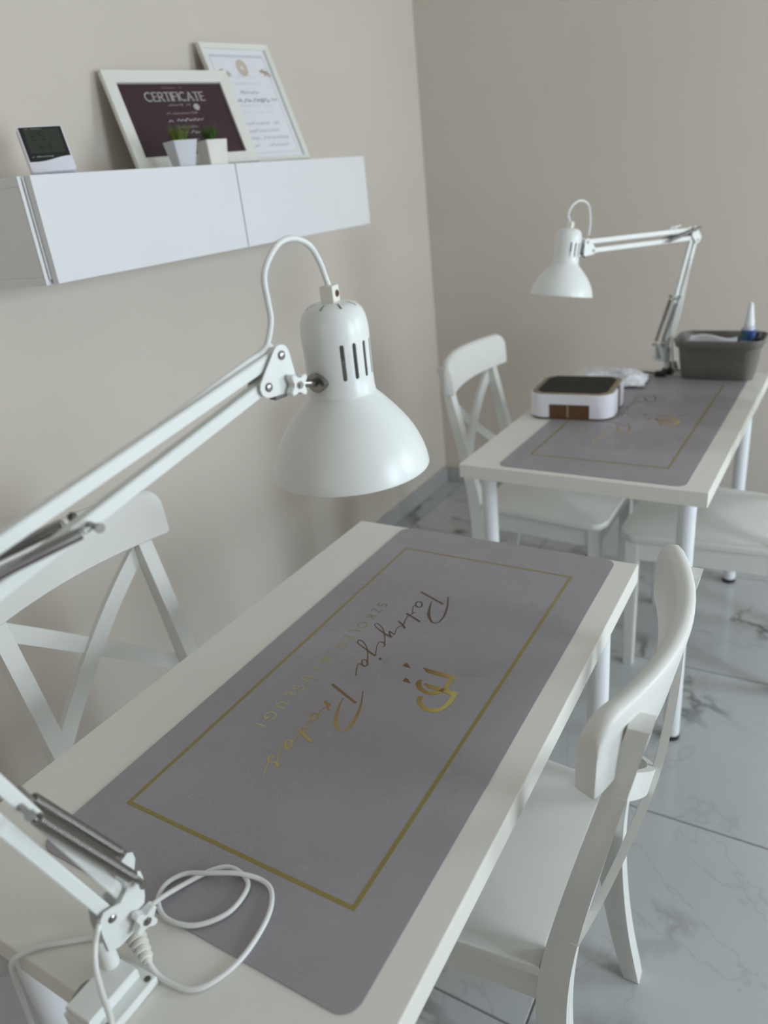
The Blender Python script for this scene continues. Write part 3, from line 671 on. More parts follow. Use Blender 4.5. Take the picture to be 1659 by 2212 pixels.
# ================================================================== cross-back chairs
def interp(tab, z):
    for (z0, *a), (z1, *c) in zip(tab, tab[1:]):
        if z <= z1:
            t = (z-z0)/(z1-z0); return [p+(q-p)*t for p, q in zip(a, c)]
    return list(tab[-1][1:])
POST = [(0,.052,.080),(.09,.029,.062),(.185,.011,.049),(.30,-.004,.040),(.38,-.004,.039),(.45,.003,.044),(.5,.013,.050),(.6,.034,.067),(.69,.056,.086),(.8,.082,.107),(.888,.103,.127)]
def make_chair(label, loc, rz):
    """local x = towards the back, y = across, origin on the floor under the seat's rear edge"""
    t = thing('cross_back_chair', label, 'chair', loc, rz, 'white cross-back chairs')
    zs = .45
    fr, rear, hf, hr = -.400, .004, .218, .182
    pts = []
    r = .045
    for sy in (-1, 1):
        c = []
        for i in range(7):
            a = PI/2*i/6
            c.append((fr+r-r*math.cos(a) if sy < 0 else fr+r-r*math.sin(a), sy*(hf-r) + (-r*math.sin(a) if sy < 0 else r*math.cos(a))))
        pts += c if sy < 0 else []
        if sy > 0: hi = c
    poly = pts + [(rear, -hr), (rear, hr)] + hi
    b = bmesh.new(); prism(b, poly, zs-.021, zs, bev=.005, seg=3); obj('seat', b, 'chair_white', t, True, 40)
    # aprons
    def bar(name, p, q, th, z0, z1):
        b = bmesh.new(); p, q = Vector((p[0],p[1],0)), Vector((q[0],q[1],0)); d = (q-p).normalized(); n = Vector((-d.y,d.x,0))*th/2
        prism(b, [tuple((p+n).xy), tuple((p-n).xy), tuple((q-n).xy), tuple((q+n).xy)], z0, z1, bev=.0015, seg=1); obj(name, b, 'chair_white', t)
    for s in (-1, 1): bar('side_rail', (fr+.050, s*(hf-.026)), (.006, s*(hr-.018)), .019, zs-.082, zs-.0215)
    bar('front_rail', (fr+.030, -(hf-.05)), (fr+.030, hf-.05), .019, zs-.082, zs-.0215)
    bar('rear_rail', (.016, -(hr-.03)), (.016, hr-.03), .019, zs-.082, zs-.0215)
    # front legs
    for s in (-1, 1):
        b = bmesh.new(); xc, yc = fr+.035, s*(hf-.032)
        lo = [b.verts.new((xc+dx*.014, yc+dy*.014, 0)) for dx, dy in ((-1,-1),(1,-1),(1,1),(-1,1))]
        hi_ = [b.verts.new((xc+dx*.0195, yc+dy*.0195, zs-.0215)) for dx, dy in ((-1,-1),(1,-1),(1,1),(-1,1))]
        b.faces.new(lo[::-1]); b.faces.new(hi_)
        for i in range(4): b.faces.new((lo[i], lo[(i+1)%4], hi_[(i+1)%4], hi_[i]))
        bmesh.ops.bevel(b, geom=[e for e in b.edges if abs(e.verts[0].co.z-e.verts[1].co.z) > .1], offset=.003, segments=2, affect='EDGES')
        obj('leg', b, 'chair_white', t, True, 40)
    # rear legs running up into the back posts
    zz = [i*.888/30 for i in range(31)]
    for s in (-1, 1):
        b = bmesh.new(); y0, y1 = s*.165-.016, s*.165+.016
        front = [(interp(POST, z)[0], z) for z in zz]; back = [(interp(POST, z)[1], z) for z in zz]
        def sm(l): return [l[0]]+[((l[i-1][0]+2*l[i][0]+l[i+1][0])/4, l[i][1]) for i in range(1, len(l)-1)]+[l[-1]]
        for _ in range(3): front, back = sm(front), sm(back)
        prism(b, front+back[::-1], y0, y1, lambda a, c, h: (a, h, c), bev=.0028, seg=2)
        obj('leg', b, 'chair_white', t, True, 40)
    # curved top rail
    b = bmesh.new(); HWR = .215; rings = []; n = 34
    for i in range(n+1):
        s = -HWR + 2*HWR*i/n
        s = HWR*math.sin(PI/2*(s/HWR)) if abs(s) < HWR else s
        dd = HWR-abs(s); rt = .034; rb = .010
        ztop = .914 - (rt-math.sqrt(max(0, rt*rt-(rt-dd)**2)) if dd < rt else 0)
        zbot = .812 + (rb-math.sqrt(max(0, rb*rb-(rb-dd)**2)) if dd < rb else 0)*.6
        slope = -2*.044*s/HWR**2; nx, ny = 1/math.hypot(1, slope), -slope/math.hypot(1, slope)
        th = .0125; ring = []
        prof = [(-1,.02),(-1,.5),(-1,.86),(-.88,.94),(-.5,.99),(0,1.0),(.5,.99),(.88,.94),(1,.86),(1,.5),(1,.04),(.8,0),(0,-.005),(-.8,0)]
        for o_, q in prof:
            z = zbot+(ztop-zbot)*q; ln = .04*(z-.86); cb = .071 + (.036+.018*q)*(1-(s/HWR)**2)
            ring.append(b.verts.new((cb+ln+nx*o_*th, s+ny*o_*th, z)))
        rings.append(ring)
    for a, c in zip(rings, rings[1:]):
        for k in range(len(a)): b.faces.new((a[k], a[(k+1)%len(a)], c[(k+1)%len(a)], c[k]))
    b.faces.new(rings[0][::-1]); b.faces.new(rings[-1])
    obj('top_rail', b, 'chair_white', t, True, 50)
    # the crossed slats, bowed to the back
    for s in (-1, 1):
        b = bmesh.new(); rings = []; A = Vector((s*.172, .802)); B_ = Vector((-s*.172, .512)); n = 22
        d = (B_-A).normalized(); pn = Vector((-d.y, d.x))
        for i in range(n+1):
            q = i/n; p = A.lerp(B_, q); z = p.y
            base = interp(POST, z)[1]-.004
            bow = .026*(1-(2*q-1)**2) + (0.004 if s > 0 else -.004)*(1-abs(2*q-1))
            ring = []
            for wv, tv in ((-1,-1),(1,-1),(1,1),(-1,1)):
                e = p + pn*wv*.0160
                ring.append(b.verts.new((interp(POST, e.y)[1]-.004+bow+tv*.0055, e.x, e.y)))
            rings.append(ring)
        for a, c in zip(rings, rings[1:]):
            for k in range(4): b.faces.new((a[k], a[(k+1)%4], c[(k+1)%4], c[k]))
        b.faces.new(rings[0][::-1]); b.faces.new(rings[-1])
        obj('cross_slat', b, 'chair_white', t, True, 40)
    return t
chA = make_chair('white cross-back chair in the right foreground, its curved top rail facing the camera', (0.616, -0.430, 0), math.radians(1.2))
dup(chA, 'white cross-back chair between the foreground table and the cabinet wall', (-0.208, -0.515, 0), PI)
dup(chA, 'white cross-back chair left of the far table, near the room corner', (-0.048, 0.925, 0), PI)
dup(chA, 'white chair right of the far table, only its seat and legs in view', (0.802, 0.885, 0), math.radians(-1))

# ================================================================== spring-balanced lamps
def star_knob(b, c, r, depth, ydir):
    pts = []
    for i in range(32):
        a = 2*PI*i/32; rr = r*(0.78+0.30*math.cos(4*a)); pts.append((rr*math.cos(a+.6), rr*math.sin(a+.6)))
    prism(b, pts, 0, depth, lambda p, q, h: (c[0]+p, c[1]+ydir*h, c[2]+q), bev=.0008, seg=1)
def spring(b, p, q, R_, wire, turns):
    p, q = Vector(p), Vector(q); d = q-p; M = axis_matrix(p, d); L = d.length; e = .012
    path = [M @ Vector((0, 0, 0)), M @ Vector((R_*.5, 0, e*.6))]
    n = turns*9
    for i in range(n+1):
        a = 2*PI*i/9; path.append(M @ Vector((R_*math.cos(a), R_*math.sin(a), e+(L-2*e)*i/n)))
    path += [M @ Vector((R_*.5, 0, L-e*.6)), M @ Vector((0, 0, L))]
    tube(b, path, wire, 5)
HEAD = {}
def head_mesh():
    """shade and vented cap, rim centre at the origin, z up"""
    def shell(outer, th):
        b = bmesh.new(); inner = [(max(r-th, 0.0), z-(th if r < th else 0)) for r, z in outer]
        prof = outer + inner[::-1]
        return b, prof
    out = [(.0880,0.0),(.0876,.004),(.0862,.011),(.0828,.022),(.0775,.034),(.0705,.046),(.0625,.057),(.0540,.067),(.0455,.0765),(.0385,.0835),(.0352,.0872)]
    out = [(p.x, p.y) for p in catmull([Vector((r, z, 0)) for r, z in out], 3)]
    inn = [(r-.0014, z-.0006) for r, z in out]; inn[0] = (.0866, .0004)
    b = bmesh.new(); lathe(b, out+inn[::-1]+[out[0]], 72, close_ends=False)
    bmesh.ops.remove_doubles(b, verts=b.verts[:], dist=1e-5)
    shade = obj('lamp_shade_source', b, ['lamp_white'], None, True, 50)
    co = [(.0362,.0855),(.0368,.0868),(.0368,.0885),(.0362,.0895),(.0356,.105),(.0358,.13),(.0362,.150),(.0358,.158),(.0342,.1665),(.0310,.1738),(.0262,.1788),(.0195,.1812),(.0100,.1820),(0,.1822)]
    ci = [(0,.1802),(.0100,.1800),(.0192,.1793),(.0252,.1770),(.0297,.1722),(.0326,.1652),(.0342,.157),(.0346,.15),(.0342,.13),(.0340,.105),(.0344,.0895),(.0346,.0855)]
    b = bmesh.new(); lathe(b, co+ci+[co[0]], 72, close_ends=False)
    bmesh.ops.remove_doubles(b, verts=b.verts[:], dist=1e-5)
    cap = obj('lamp_cap_source', b, ['lamp_white'], None, False)
    b = bmesh.new()
    angs = [270-4+11*k for k in (-3,-1,1,3)] + [90+4+11*k for k in (-3,-1,1,3)]
    for a in angs:
        M = Matrix.Rotation(math.radians(a), 4, 'Z')
        st = [(.0023*math.cos(t), .141+.0023*math.sin(t)) for t in [PI*i/6 for i in range(7)]] + [(.0023*math.cos(t), .108+.0023*math.sin(t)) for t in [PI+PI*i/6 for i in range(7)]]
        prism(b, st, .028, .042, lambda p, q, h, M=M: M @ Vector((h, p, q)))
    for k in range(8):
        M = Matrix.Rotation(math.radians(45*k+20), 4, 'Z')
        prism(b, [(-.0014,.168),(.0014,.168),(.0014,.190),(-.0014,.190)], .0165, .0275, lambda p, q, h, M=M: M @ Vector((h, p, q)))
    cut = obj('lamp_cap_cutter', b, ['lamp_white'])
    md = cap.modifiers.new('slots', 'BOOLEAN'); md.object = cut; md.operation = 'DIFFERENCE'; md.solver = 'EXACT'
    dg = bpy.context.evaluated_depsgraph_get()
    me = bpy.data.meshes.new_from_object(cap.evaluated_get(dg)); me.name = 'cap'
    bm = bmesh.new(); bm.from_mesh(me)
    for f in bm.faces: f.smooth = True
    for e in bm.edges:
        if len(e.link_faces) == 2 and e.calc_face_angle(0) > math.radians(38): e.smooth = False
    bm.to_mesh(me); bm.free()
    HEAD['shade'] = shade.data; HEAD['cap'] = me
    for o in (shade, cap, cut): bpy.data.objects.remove(o, do_unlink=True)
head_mesh()

def lamp(label, loc, u, E, H, head_x, head_z, tilt, clamp_m, clamp_edge, cord_pts, upper_spring, extra=None, clampbox=None, spread=0.0):
    """local x = the arm's horizontal direction, z from the table top; E, H = elbow and wrist (x,z)"""
    t = thing('desk_lamp', label, 'lamp', loc, math.atan2(u[1], u[0]), 'white spring-arm lamps')
    V = lambda p, y=0.0: Vector((p[0], y, p[1]))
    # clamp (own orientation: edge direction in world)
    cr = Matrix.Rotation(clamp_edge - math.atan2(u[1], u[0]), 4, 'Z')    # local +x of the clamp = outwards over the table edge
    bx0, bx1, by0, by1, ov = clampbox
    b = bmesh.new()
    pl = [(bx0,by0),(bx1,by0),(bx1,by1),(bx0,by1)]
    prism(b, pl, 0.0006, .011, lambda a, c, h: cr @ Vector((a, c, h)), bev=.0012, seg=1)
    wd = by1-by0
    prism(b, [(bx0+.008,by0+wd*.12),(bx1-.001,by0+wd*.12),(bx1-.001,by1-wd*.26),(bx0+.008,by1-wd*.26)], .011, .024, lambda a, c, h: cr @ Vector((a, c, h)), bev=.0012, seg=1)
    prism(b, [(ov,by0),(bx1,by0),(bx1,by1),(ov,by1)], -.085, .0006, lambda a, c, h: cr @ Vector((a, c, h)), bev=.0008, seg=1)
    prism(b, [(bx0+.012,by0),(ov,by0),(ov,by1),(bx0+.012,by1)], -.085, -.075, lambda a, c, h: cr @ Vector((a, c, h)), bev=.0008, seg=1)
    cl = obj('clamp', b, clamp_m, t)
    for sx in (bx0+.006, bx1-.012):
        for sy in (by0+.005 if wd < 0 else by0+.006, by1-.006):
            b = bmesh.new(); lathe(b, [(.0032,.0108),(.0032,.0116),(.0012,.0118)], 12, cr @ Matrix.Translation((sx, sy, 0))); obj('screw', b, 'dark_steel', cl)
    b = bmesh.new(); lathe(b, [(.0045,-.112),(.0045,-.062),(.011,-.061),(.011,-.0375)], 16, cr @ Matrix.Translation(((bx0+ov)/2, (by0+by1)/2, 0))); obj('clamp_screw', b, 'steel', cl, True)
    b = bmesh.new(); yy = by0-.008
    tube(b, catmull([cr @ Vector(p) for p in ((bx1-.036,by0+.002,.004),(bx1-.03,yy,.004),(bx1-.014,yy-.002,-.004),(bx1-.006,yy,-.022),(bx1-.005,yy+.004,-.045))], 6), .0035, 10)
    obj('clamp_lever', b, 'steel', cl, True)
    # pole
    b = bmesh.new(); lathe(b, [(.0082,.0205),(.0082,.062)], 24); obj('pole', b, 'lamp_white', t, True)
    b = bmesh.new(); lathe(b, [(.0092,.0008),(.0092,.0205)], 24); obj('pole_collar', b, 'dark_steel', t, True)
    # base bracket, two cheeks
    G = (.0115, .083)
    out = [(.001,.090),(.006,.0955),(.0135,.0945),(.0225,.0915),(.031,.099),(.0375,.1085),(.0435,.1115),(.049,.108),(.0495,.099),(.0455,.078),(.040,.062),(.031,.049),(.009,.0455),(-.001,.050),(-.0015,.075)]
    for s in (-1, 1):
        b = bmesh.new(); y = s*.0105; prism(b, [(p+(.006 if s > 0 and q > .095 and p > .025 else 0), q+(.005 if s > 0 and q > .095 and p > .025 else 0)) for p, q in out], y-.001, y+.001, lambda a, c, h: (a, h, c), bev=.0004, seg=1); br = obj('base_bracket', b, 'lamp_white', t)
        b = bmesh.new(); lathe(b, [(.0042,0),(.0042,.0008),(.003,.0018),(.0012,.0022)], 14, axis_matrix((G[0], y+s*.001, G[1]), (0, s, 0))); obj('rivet', b, 'steel', br, True)
        b = bmesh.new(); lathe(b, [(.0030,0),(.0030,.010),(.0042,.0104),(.0042,.0124)], 14, axis_matrix((.0435+(.006 if s > 0 else 0), y+s*.001, .1035+(.005 if s > 0 else 0)), (0, s, 0))); obj('spring_pin', b, 'steel', br, True)
    b = bmesh.new(); box(b, .0, .034, -.0095, .0095, .050, .060, .001); obj('bracket_block', b, 'lamp_inside', t)
    b = bmesh.new(); star_knob(b, (.036, -.0135, .062), .0135, .010, -1); kn = obj('knob', b, 'lamp_white', t)
    b = bmesh.new(); lathe(b, [(.0045,0),(.0045,.0012)], 6, axis_matrix((.036, -.0235, .062), (0, -1, 0))); cyl(b, (.036,-.0235,.062), (.036,-.0255,.062), .0024, 10); obj('nut', b, 'steel', kn)
    # arms: two bars each, kept parallel
    off = Vector((.022, 0, .026))
    def arm_bar(name, p, q, hgt, wid, y=0.0):
        d = (q-p).normalized(); nz = Vector((-d.z, 0, d.x)); b = bmesh.new(); vs_ = []
        for P in (p-d*.006, q+d*.006):
            vs_.append([b.verts.new(P + nz*a*hgt/2 + Vector((0, y+c*wid/2, 0))) for a, c in ((-1,-1),(1,-1),(1,1),(-1,1))])
        for i in range(4): b.faces.new((vs_[0][i], vs_[0][(i+1)%4], vs_[1][(i+1)%4], vs_[1][i]))
        b.faces.new(vs_[0][::-1]); b.faces.new(vs_[1])
        bmesh.ops.bevel(b, geom=b.edges[:], offset=.0010, segments=2, affect='EDGES')
        return obj(name, b, 'lamp_white', t)
    lo = V(G); el = V(E)
    lo2 = Vector((.0265, 0, .0985)); sh = lo2-lo
    arm_bar('lower_arm', lo, el, .0125, .0125); arm_bar('lower_arm', lo2, el+sh*1.15, .0115, .0115)
    h2 = V(H); h1 = h2+off; e2 = el + Vector((-.006, 0, .006-spread)); e1 = e2+off+Vector((0, 0, spread))
    arm_bar('upper_arm', h2, e2, .0125, .0115); arm_bar('upper_arm', h1, e1, .0125, .0115)
    # elbow plates
    for s in (-1, 1):
        b = bmesh.new(); y = s*.0095; c = (el+e1+el+sh)/3
        P = [el, el+sh*1.15, e1, e2]
        hull = []
        for p in P:
            for k in range(10):
                a = 2*PI*k/10; hull.append((p.x+.0105*math.cos(a), p.z+.0105*math.sin(a)))
        hull = convex(hull)
        prism(b, hull, y-.001, y+.001, lambda a, c_, h: (a, h, c_), bev=.0004, seg=1); ep = obj('elbow_plate', b, 'lamp_white', t)
        for p in (el, e1):
            b = bmesh.new(); lathe(b, [(.0042,0),(.0042,.001),(.0015,.002)], 12, axis_matrix((p.x, y+s*.001, p.z), (0, s, 0))); obj('rivet', b, 'steel', ep)
    # springs
    dl = (el-lo).normalized()
    st = lo2 + dl*.158
    for s in (-1, 1):
        b = bmesh.new(); spring(b, (.0435+(.006 if s > 0 else 0), s*.0165, .1035+(.005 if s > 0 else 0)), (st.x+(.010 if s > 0 else 0), s*.0165, st.z-(.006 if s > 0 else 0)), .0050, .0009, 58); obj('spring', b, 'steel', t, True, 80)
    b = bmesh.new(); cyl(b, (st.x, -.021, st.z), (st.x, .021, st.z), .0028, 12); cyl(b, (st.x, -.021, st.z), (st.x, -.0235, st.z), .0046, 8); cyl(b, (st.x+.010, .0, st.z-.006), (st.x+.010, .0235, st.z-.006), .0030, 8); obj('spring_pin', b, 'steel', t)
    du = (h2-e2).normalized()
    sa_ = e2 + du*upper_spring; sb_ = e1 + Vector((-.012, 0, .004))
    for s in (-1, 1):
        b = bmesh.new(); spring(b, (sa_.x, s*.0155, sa_.z), (sb_.x, s*.0155, sb_.z), .0046, .00085, 62); obj('spring', b, 'steel', t, True, 80)
    for p in (sa_, sb_):
        b = bmesh.new(); cyl(b, (p.x, -.021, p.z), (p.x, .021, p.z), .0026, 12); cyl(b, (p.x, -.021, p.z), (p.x, -.0235, p.z), .0044, 8); cyl(b, (p.x, .021, p.z), (p.x, .0235, p.z), .0044, 8); obj('spring_pin', b, 'steel', t)
    # wrist bracket: rounded triangle plates
    K = h2 + Vector((.031, 0, -.005))
    for s in (-1, 1):
        hull = []
        for p, r_ in ((h1,.0105),(h2,.0105),(K,.007)):
            for k in range(12):
                a = 2*PI*k/12; hull.append((p.x+r_*math.cos(a), p.z+r_*math.sin(a)))
        b = bmesh.new(); y = s*.0090; prism(b, convex(hull), y-.001, y+.001, lambda a, c_, h: (a, h, c_), bev=.0004, seg=1); wp = obj('wrist_bracket', b, 'lamp_white', t)
        for p in (h1, h2):
            b = bmesh.new(); lathe(b, [(.0046,0),(.0046,.0006),(.0032,.0016),(.0012,.002)], 14, axis_matrix((p.x, y+s*.001, p.z), (0, s, 0))); obj('rivet', b, 'steel', wp, True)
    b = bmesh.new(); star_knob(b, (K.x, -.011, K.z), .0125, .009, -1); kn = obj('knob', b, 'lamp_white', t)
    b = bmesh.new(); lathe(b, [(.0040,0),(.0040,.0012)], 6, axis_matrix((K.x, -.020, K.z), (0, -1, 0))); cyl(b, (K.x,-.020,K.z), (K.x,-.0222,K.z), .0022, 10); obj('nut', b, 'steel', kn)
    b = bmesh.new(); box(b, K.x-.020, K.x-.004, -.004, .006, K.z-.012, K.z-.006, .001); obj('swivel_catch', b, 'dark_steel', t)
    # head
    HM = Matrix.Translation((head_x, 0, head_z)) @ Matrix.Rotation(tilt, 4, 'Y')
    def hp(name, me, parent=t):
        o = bpy.data.objects.new(name, me); COL.objects.link(o); o.parent = parent; o.matrix_local = HM; return o
    hp('shade', HEAD['shade']); hp('cap', HEAD['cap'])
    b = bmesh.new(); lathe(b, [(.012,.120),(.016,.118),(.016,.088)], 20, HM); obj('bulb_socket', b, 'plastic_cream', t, True)
    b = bmesh.new(); lathe(b, [(.013,.088),(.014,.080),(.024,.062),(.029,.045),(.027,.030),(.018,.020),(0,.017)], 24, HM); obj('bulb', b, 'paper_white', t, True)
    fl = HM @ Vector((-.0358, 0, .106)); fd = (HM.to_3x3() @ Vector((-1, 0, 0)))
    b = bmesh.new(); Mx = axis_matrix(fl, fd)
    b2 = [(.0105*math.cos(2*PI*i/20), .0150*math.sin(2*PI*i/20)*(1-.25*abs(math.cos(2*PI*i/20)))) for i in range(20)]
    prism(b, b2, -.005, .0026, lambda a, c_, h: Mx @ Vector((c_, a, h)), bev=.0006, seg=1); fg = obj('flange', b, 'steel', t, True, 40)
    b = bmesh.new()
    for s in (-1, 1): lathe(b, [(.0026,.002),(.0026,.0030),(.001,.0034)], 10, Mx @ Matrix.Translation((s*.0105, 0, 0)))
    obj('screw', b, 'dark_steel', fg)
    b = bmesh.new(); cyl(b, K+Vector((-.002,0,0)), fl+fd*.001, .0042, 16); obj('swivel_rod', b, 'steel', t, True)
    tp = HM @ Vector((0, 0, .1822))
    b = bmesh.new(); Mt = HM @ Matrix.Translation((0,0,.181)) @ Matrix.Rotation(.35, 4, 'Z'); bb = bmesh.new(); box(bb, -.0082, .0082, -.0075, .0075, 0, .0175, .0012)
    bmesh.ops.transform(bb, matrix=Mt, verts=bb.verts[:]); cg = obj('cord_grip', bb, 'plastic_cream', t); b.free()
    b = bmesh.new(); lathe(b, [(.0036,0),(.0036,.0010),(.0020,.0010),(.0020,.0002)], 14, Mt @ axis_matrix((.001, -.0075, .009), (0, -1, 0))); obj('grip_screw', b, 'brown_plastic', cg, True)
    # cord
    b = bmesh.new(); tube(b, catmull([Vector((tp.x, tp.y, tp.z+.015))]+[Vector(p) for p in cord_pts], 8), .0030, 10); obj('cord', b, 'cord_white', t, True)
    if extra:
        for nm, pts, r_, mm in extra:
            b = bmesh.new(); tube(b, catmull([Vector(p) for p in pts], 8), r_, 10); obj(nm, b, mm, t, True)
    return t
def convex(pts):
    pts = sorted(set((round(x, 6), round(y, 6)) for x, y in pts))
    def half(ps):
        h = []
        for p in ps:
            while len(h) >= 2 and (h[-1][0]-h[-2][0])*(p[1]-h[-2][1])-(h[-1][1]-h[-2][1])*(p[0]-h[-2][0]) <= 0: h.pop()
            h.append(p)
        return h
    l, u_ = half(pts), half(pts[::-1])
    return l[:-1]+u_[:-1]

B1 = Vector((0.3318, -0.9845, ZT))
U1 = Vector((0.1727, 0.985, 0)); N1 = Vector((-0.985, 0.1727, 0))
def L1(p):                             # world -> lamp-1 local
    d = Vector(p)-B1; return (d.dot(U1), d.dot(N1), d.z)
cord1 = [L1(p) for p in ((.4023,-.5824,1.3379),(.4013,-.5878,1.3544),(.3994,-.5986,1.3711),(.3962,-.6172,1.3798),(.3928,-.6365,1.378),(.390,-.6525,1.3656),(.3884,-.6615,1.3503),(.3884,-.6616,1.3292),(.3884,-.6614,1.3118),(.3873,-.6679,1.2955),(.3855,-.676,1.2855),(.378,-.70,1.277),(.36,-.80,1.247))]
lamp('white spring-arm lamp clamped to the foreground table, its bell shade large in the middle', B1, U1, (-.0915, .406), (.3035, .5125), .4113, .3915, 0.0,
     'lamp_white', math.radians(-90), cord1, .205,
     extra=[('lower_cord', [(.004,-.006,.086),(-.003,-.011,.083)] + [L1(p) for p in ((.3424,-.9962,.812),(.3514,-1.007,.800),(.3696,-1.018,.789),(.3886,-1.0273,.781),(.404,-1.040,.766),(.412,-1.052,.735),(.412,-1.056,.66),(.405,-1.060,.45),(.39,-1.07,.12),(.36,-1.09,.004),(.26,-1.14,.0035))], .0027, 'cord_white')],
     clampbox=(-.0155, .050, -.012, .042, .0292), spread=.016)
B2 = Vector((0.386, 1.318, ZT)); U2 = Vector((-0.48, -0.877, 0)).normalized()
lamp('white spring-arm lamp clamped to the far edge of the table further back', B2, U2, (-.100, .412), (.352, .438), .468, .330, math.radians(-11),
     'black_plastic', math.radians(90)+a2, [(.440,0,.545),(.425,.0,.566),(.395,.0,.576),(.365,.0,.562),(.356,.0,.52),(.362,.0,.480)], .15,
     extra=[('lower_cord', [(-.07,.012,.36),(-.035,.016,.22),(.0,.018,.12),(.004,.024,.06),(-.004,.026,.022),(-.03,.03,.004)], .0030, 'cord_white'),
            ('cord_coil', [(.015+.012*math.cos(k*.9)*1.0-.002*k, .006*math.sin(k*1.7), .452+.011*math.sin(k*.9)) for k in range(18)], .0024, 'cord_white')],
     clampbox=(-.012, .082, -.020, .020, .0615))

# ================================================================== loose things on the foreground table
pc = thing('power_cord', 'white power cord with a ribbed plug, looped over the near edge of the mat', 'cord', (0.3488, -0.9596, ZT))
O = Vector((0.3488, -0.9596, 0))
pth = [(.3555,-.9622,.7525),(.3635,-.9645,.7480),(.3760,-.9655,.7442),(.4037,-.9626,.7436),(.4209,-.9491,.7436),(.4326,-.9154,.7438),(.4303,-.8727,.7456),(.4173,-.8464,.7458),(.3982,-.8369,.7460),(.3709,-.8435,.7505),
       (.3368,-.8586,.7500),(.3115,-.8687,.7465),(.3011,-.8868,.7456),(.3078,-.9056,.7456),(.3326,-.9175,.7456),(.3654,-.9102,.7456),(.3874,-.8849,.7456),(.389,-.857,.7456),(.379,-.8429,.7456),(.3533,-.8388,.7456),
       (.3362,-.8503,.7456),(.3202,-.8776,.7456),(.3111,-.9101,.7505),(.3053,-.9308,.7450),(.294,-.948,.7437),(.2779,-.9656,.7435),(.2384,-.9952,.7435),(.2250,-1.010,.7438),(.2130,-1.021,.735),(.2065,-1.0225,.71),(.203,-1.024,.66),(.202,-1.03,.55),(.200,-1.04,.3),(.20,-1.06,.05),(.19,-1.08,.004),(.10,-1.12,.0035)]
b = bmesh.new(); tube(b, catmull([Vector(p)-O-Vector((0,0,ZT)) for p in pth], 7), .0027, 10); obj('cable', b, 'cord_white', pc, True)
plug_a, plug_b = Vector((.3245,-.9505,.7625)), Vector((.3565,-.9625,.7520))
d = plug_b-plug_a; Mx = axis_matrix(plug_a-O-Vector((0,0,ZT)), d); Lp = d.length
b = bmesh.new(); lathe(b, [(.0105,-.022),(.0118,-.006),(.0105,0)], 18, Mx); obj('plug_body', b, 'plastic_cream', pc, True, 40)
for k in range(5):
    q = k/4; b = bmesh.new(); r_ = .0108-.0042*q
    lathe(b, [(r_*.75, Lp*(.02+.19*k)), (r_, Lp*(.03+.19*k)), (r_, Lp*(.13+.19*k)), (r_*.75, Lp*(.14+.19*k))], 16, Mx); obj('strain_relief_rib', b, 'plastic_cream', pc, True, 40)
b = bmesh.new(); lathe(b, [(.0066,0),(.0042,Lp)], 12, Mx); obj('strain_relief_core', b, 'plastic_cream', pc, True)

# ================================================================== things on the far table
# nail dust collector
dc = thing('dust_collector', 'white and brown nail dust collector with a black mesh top on the far table', 'device', (0.219, 0.880, ZT+0.0018), math.radians(3.5))
DW, DD, DH = 0.121, 0.104, 0.074
b = bmesh.new(); prism(b, rrect(DW-.004, DD-.004, .040, 8), .004, DH-.003, bev=.002, seg=1); obj('body', b, 'brown_plastic', dc, True, 35)
b = bmesh.new(); prism(b, rrect(DW-.002, DD-.002, .041, 8), .0005, .006, bev=.001, seg=1); obj('base', b, 'brown_plastic', dc, True, 35)
def bumper(ys):
    """U-shaped shell round one short end, with a hand notch; ys=-1 front"""
    out = [p for p in rrect(DW, DD, .044, 10)]
    path = [(DW, ys*.022)] + [(DW-.044+.044*math.cos(a), ys*(DD-.044+.044*math.sin(a))) for a in [PI/2*i/8 for i in range(9)]]
    half = path; full_ = half + [(.058, ys*DD)]
    b = bmesh.new()
    def wall(pts, z0, z1, th=.006):
        P = [Vector((p[0], p[1])) for p in pts]; o_, i_ = [], []
        for k, p in enumerate(P):
            tt = (P[min(k+1,len(P)-1)]-P[max(k-1,0)]).normalized(); n_ = Vector((-tt.y, tt.x))
            if n_.dot(p) > 0: n_ = -n_
            o_.append(p); i_.append(p+n_*th)
        prism(b, [tuple(p) for p in o_]+[tuple(p) for p in i_[::-1]], z0, z1, bev=.0009, seg=1)
    wall(full_, .005, DH-.001); wall([(-x, y) for x, y in full_], .005, DH-.001)
    wall([(.0585, ys*DD), (-.0585, ys*DD)], DH-.030, DH-.001)
    return obj('bumper', b, 'device_white', dc, True, 35)
bumper(-1); bumper(1)
b = bmesh.new(); box(b, -.057, .057, -DD+.0015, -DD+.005, .006, DH-.031); obj('front_recess', b, 'brown_plastic', dc)
for xx in (-.004,): 
    b = bmesh.new(); box(b, xx-.003, xx+.003, -DD-.0005, -DD+.002, .006, DH-.030); obj('recess_bar', b, 'taupe_edge', dc)
b = bmesh.new(); prism(b, rrect(DW-.005, DD-.005, .040, 8), DH-.003, DH+.001, bev=.001, seg=1); obj('top_rim', b, 'taupe_edge', dc, True, 35)
b = bmesh.new(); prism(b, rrect(DW-.020, DD-.018, .030, 8), DH+.001, DH+.0018); obj('filter', b, 'black_plastic', dc)
b = bmesh.new(); gw, gd = DW-.022, DD-.020
nx, ny = 26, 22
for i in range(nx+1):
    x = -gw+2*gw*i/nx; yl = gd-(max(0, abs(x)-(gw-.028)))*.55; box(b, x-.0009, x+.0009, -yl, yl, DH+.0018, DH+.0034)
for j in range(ny+1):
    y = -gd+2*gd*j/ny; xl = gw-(max(0, abs(y)-(gd-.028)))*.55; box(b, -xl, xl, y-.0009, y+.0009, DH+.0018, DH+.0032)
g = obj('mesh_grille', b, 'mesh_black', dc); g['kind'] = 'stuff'
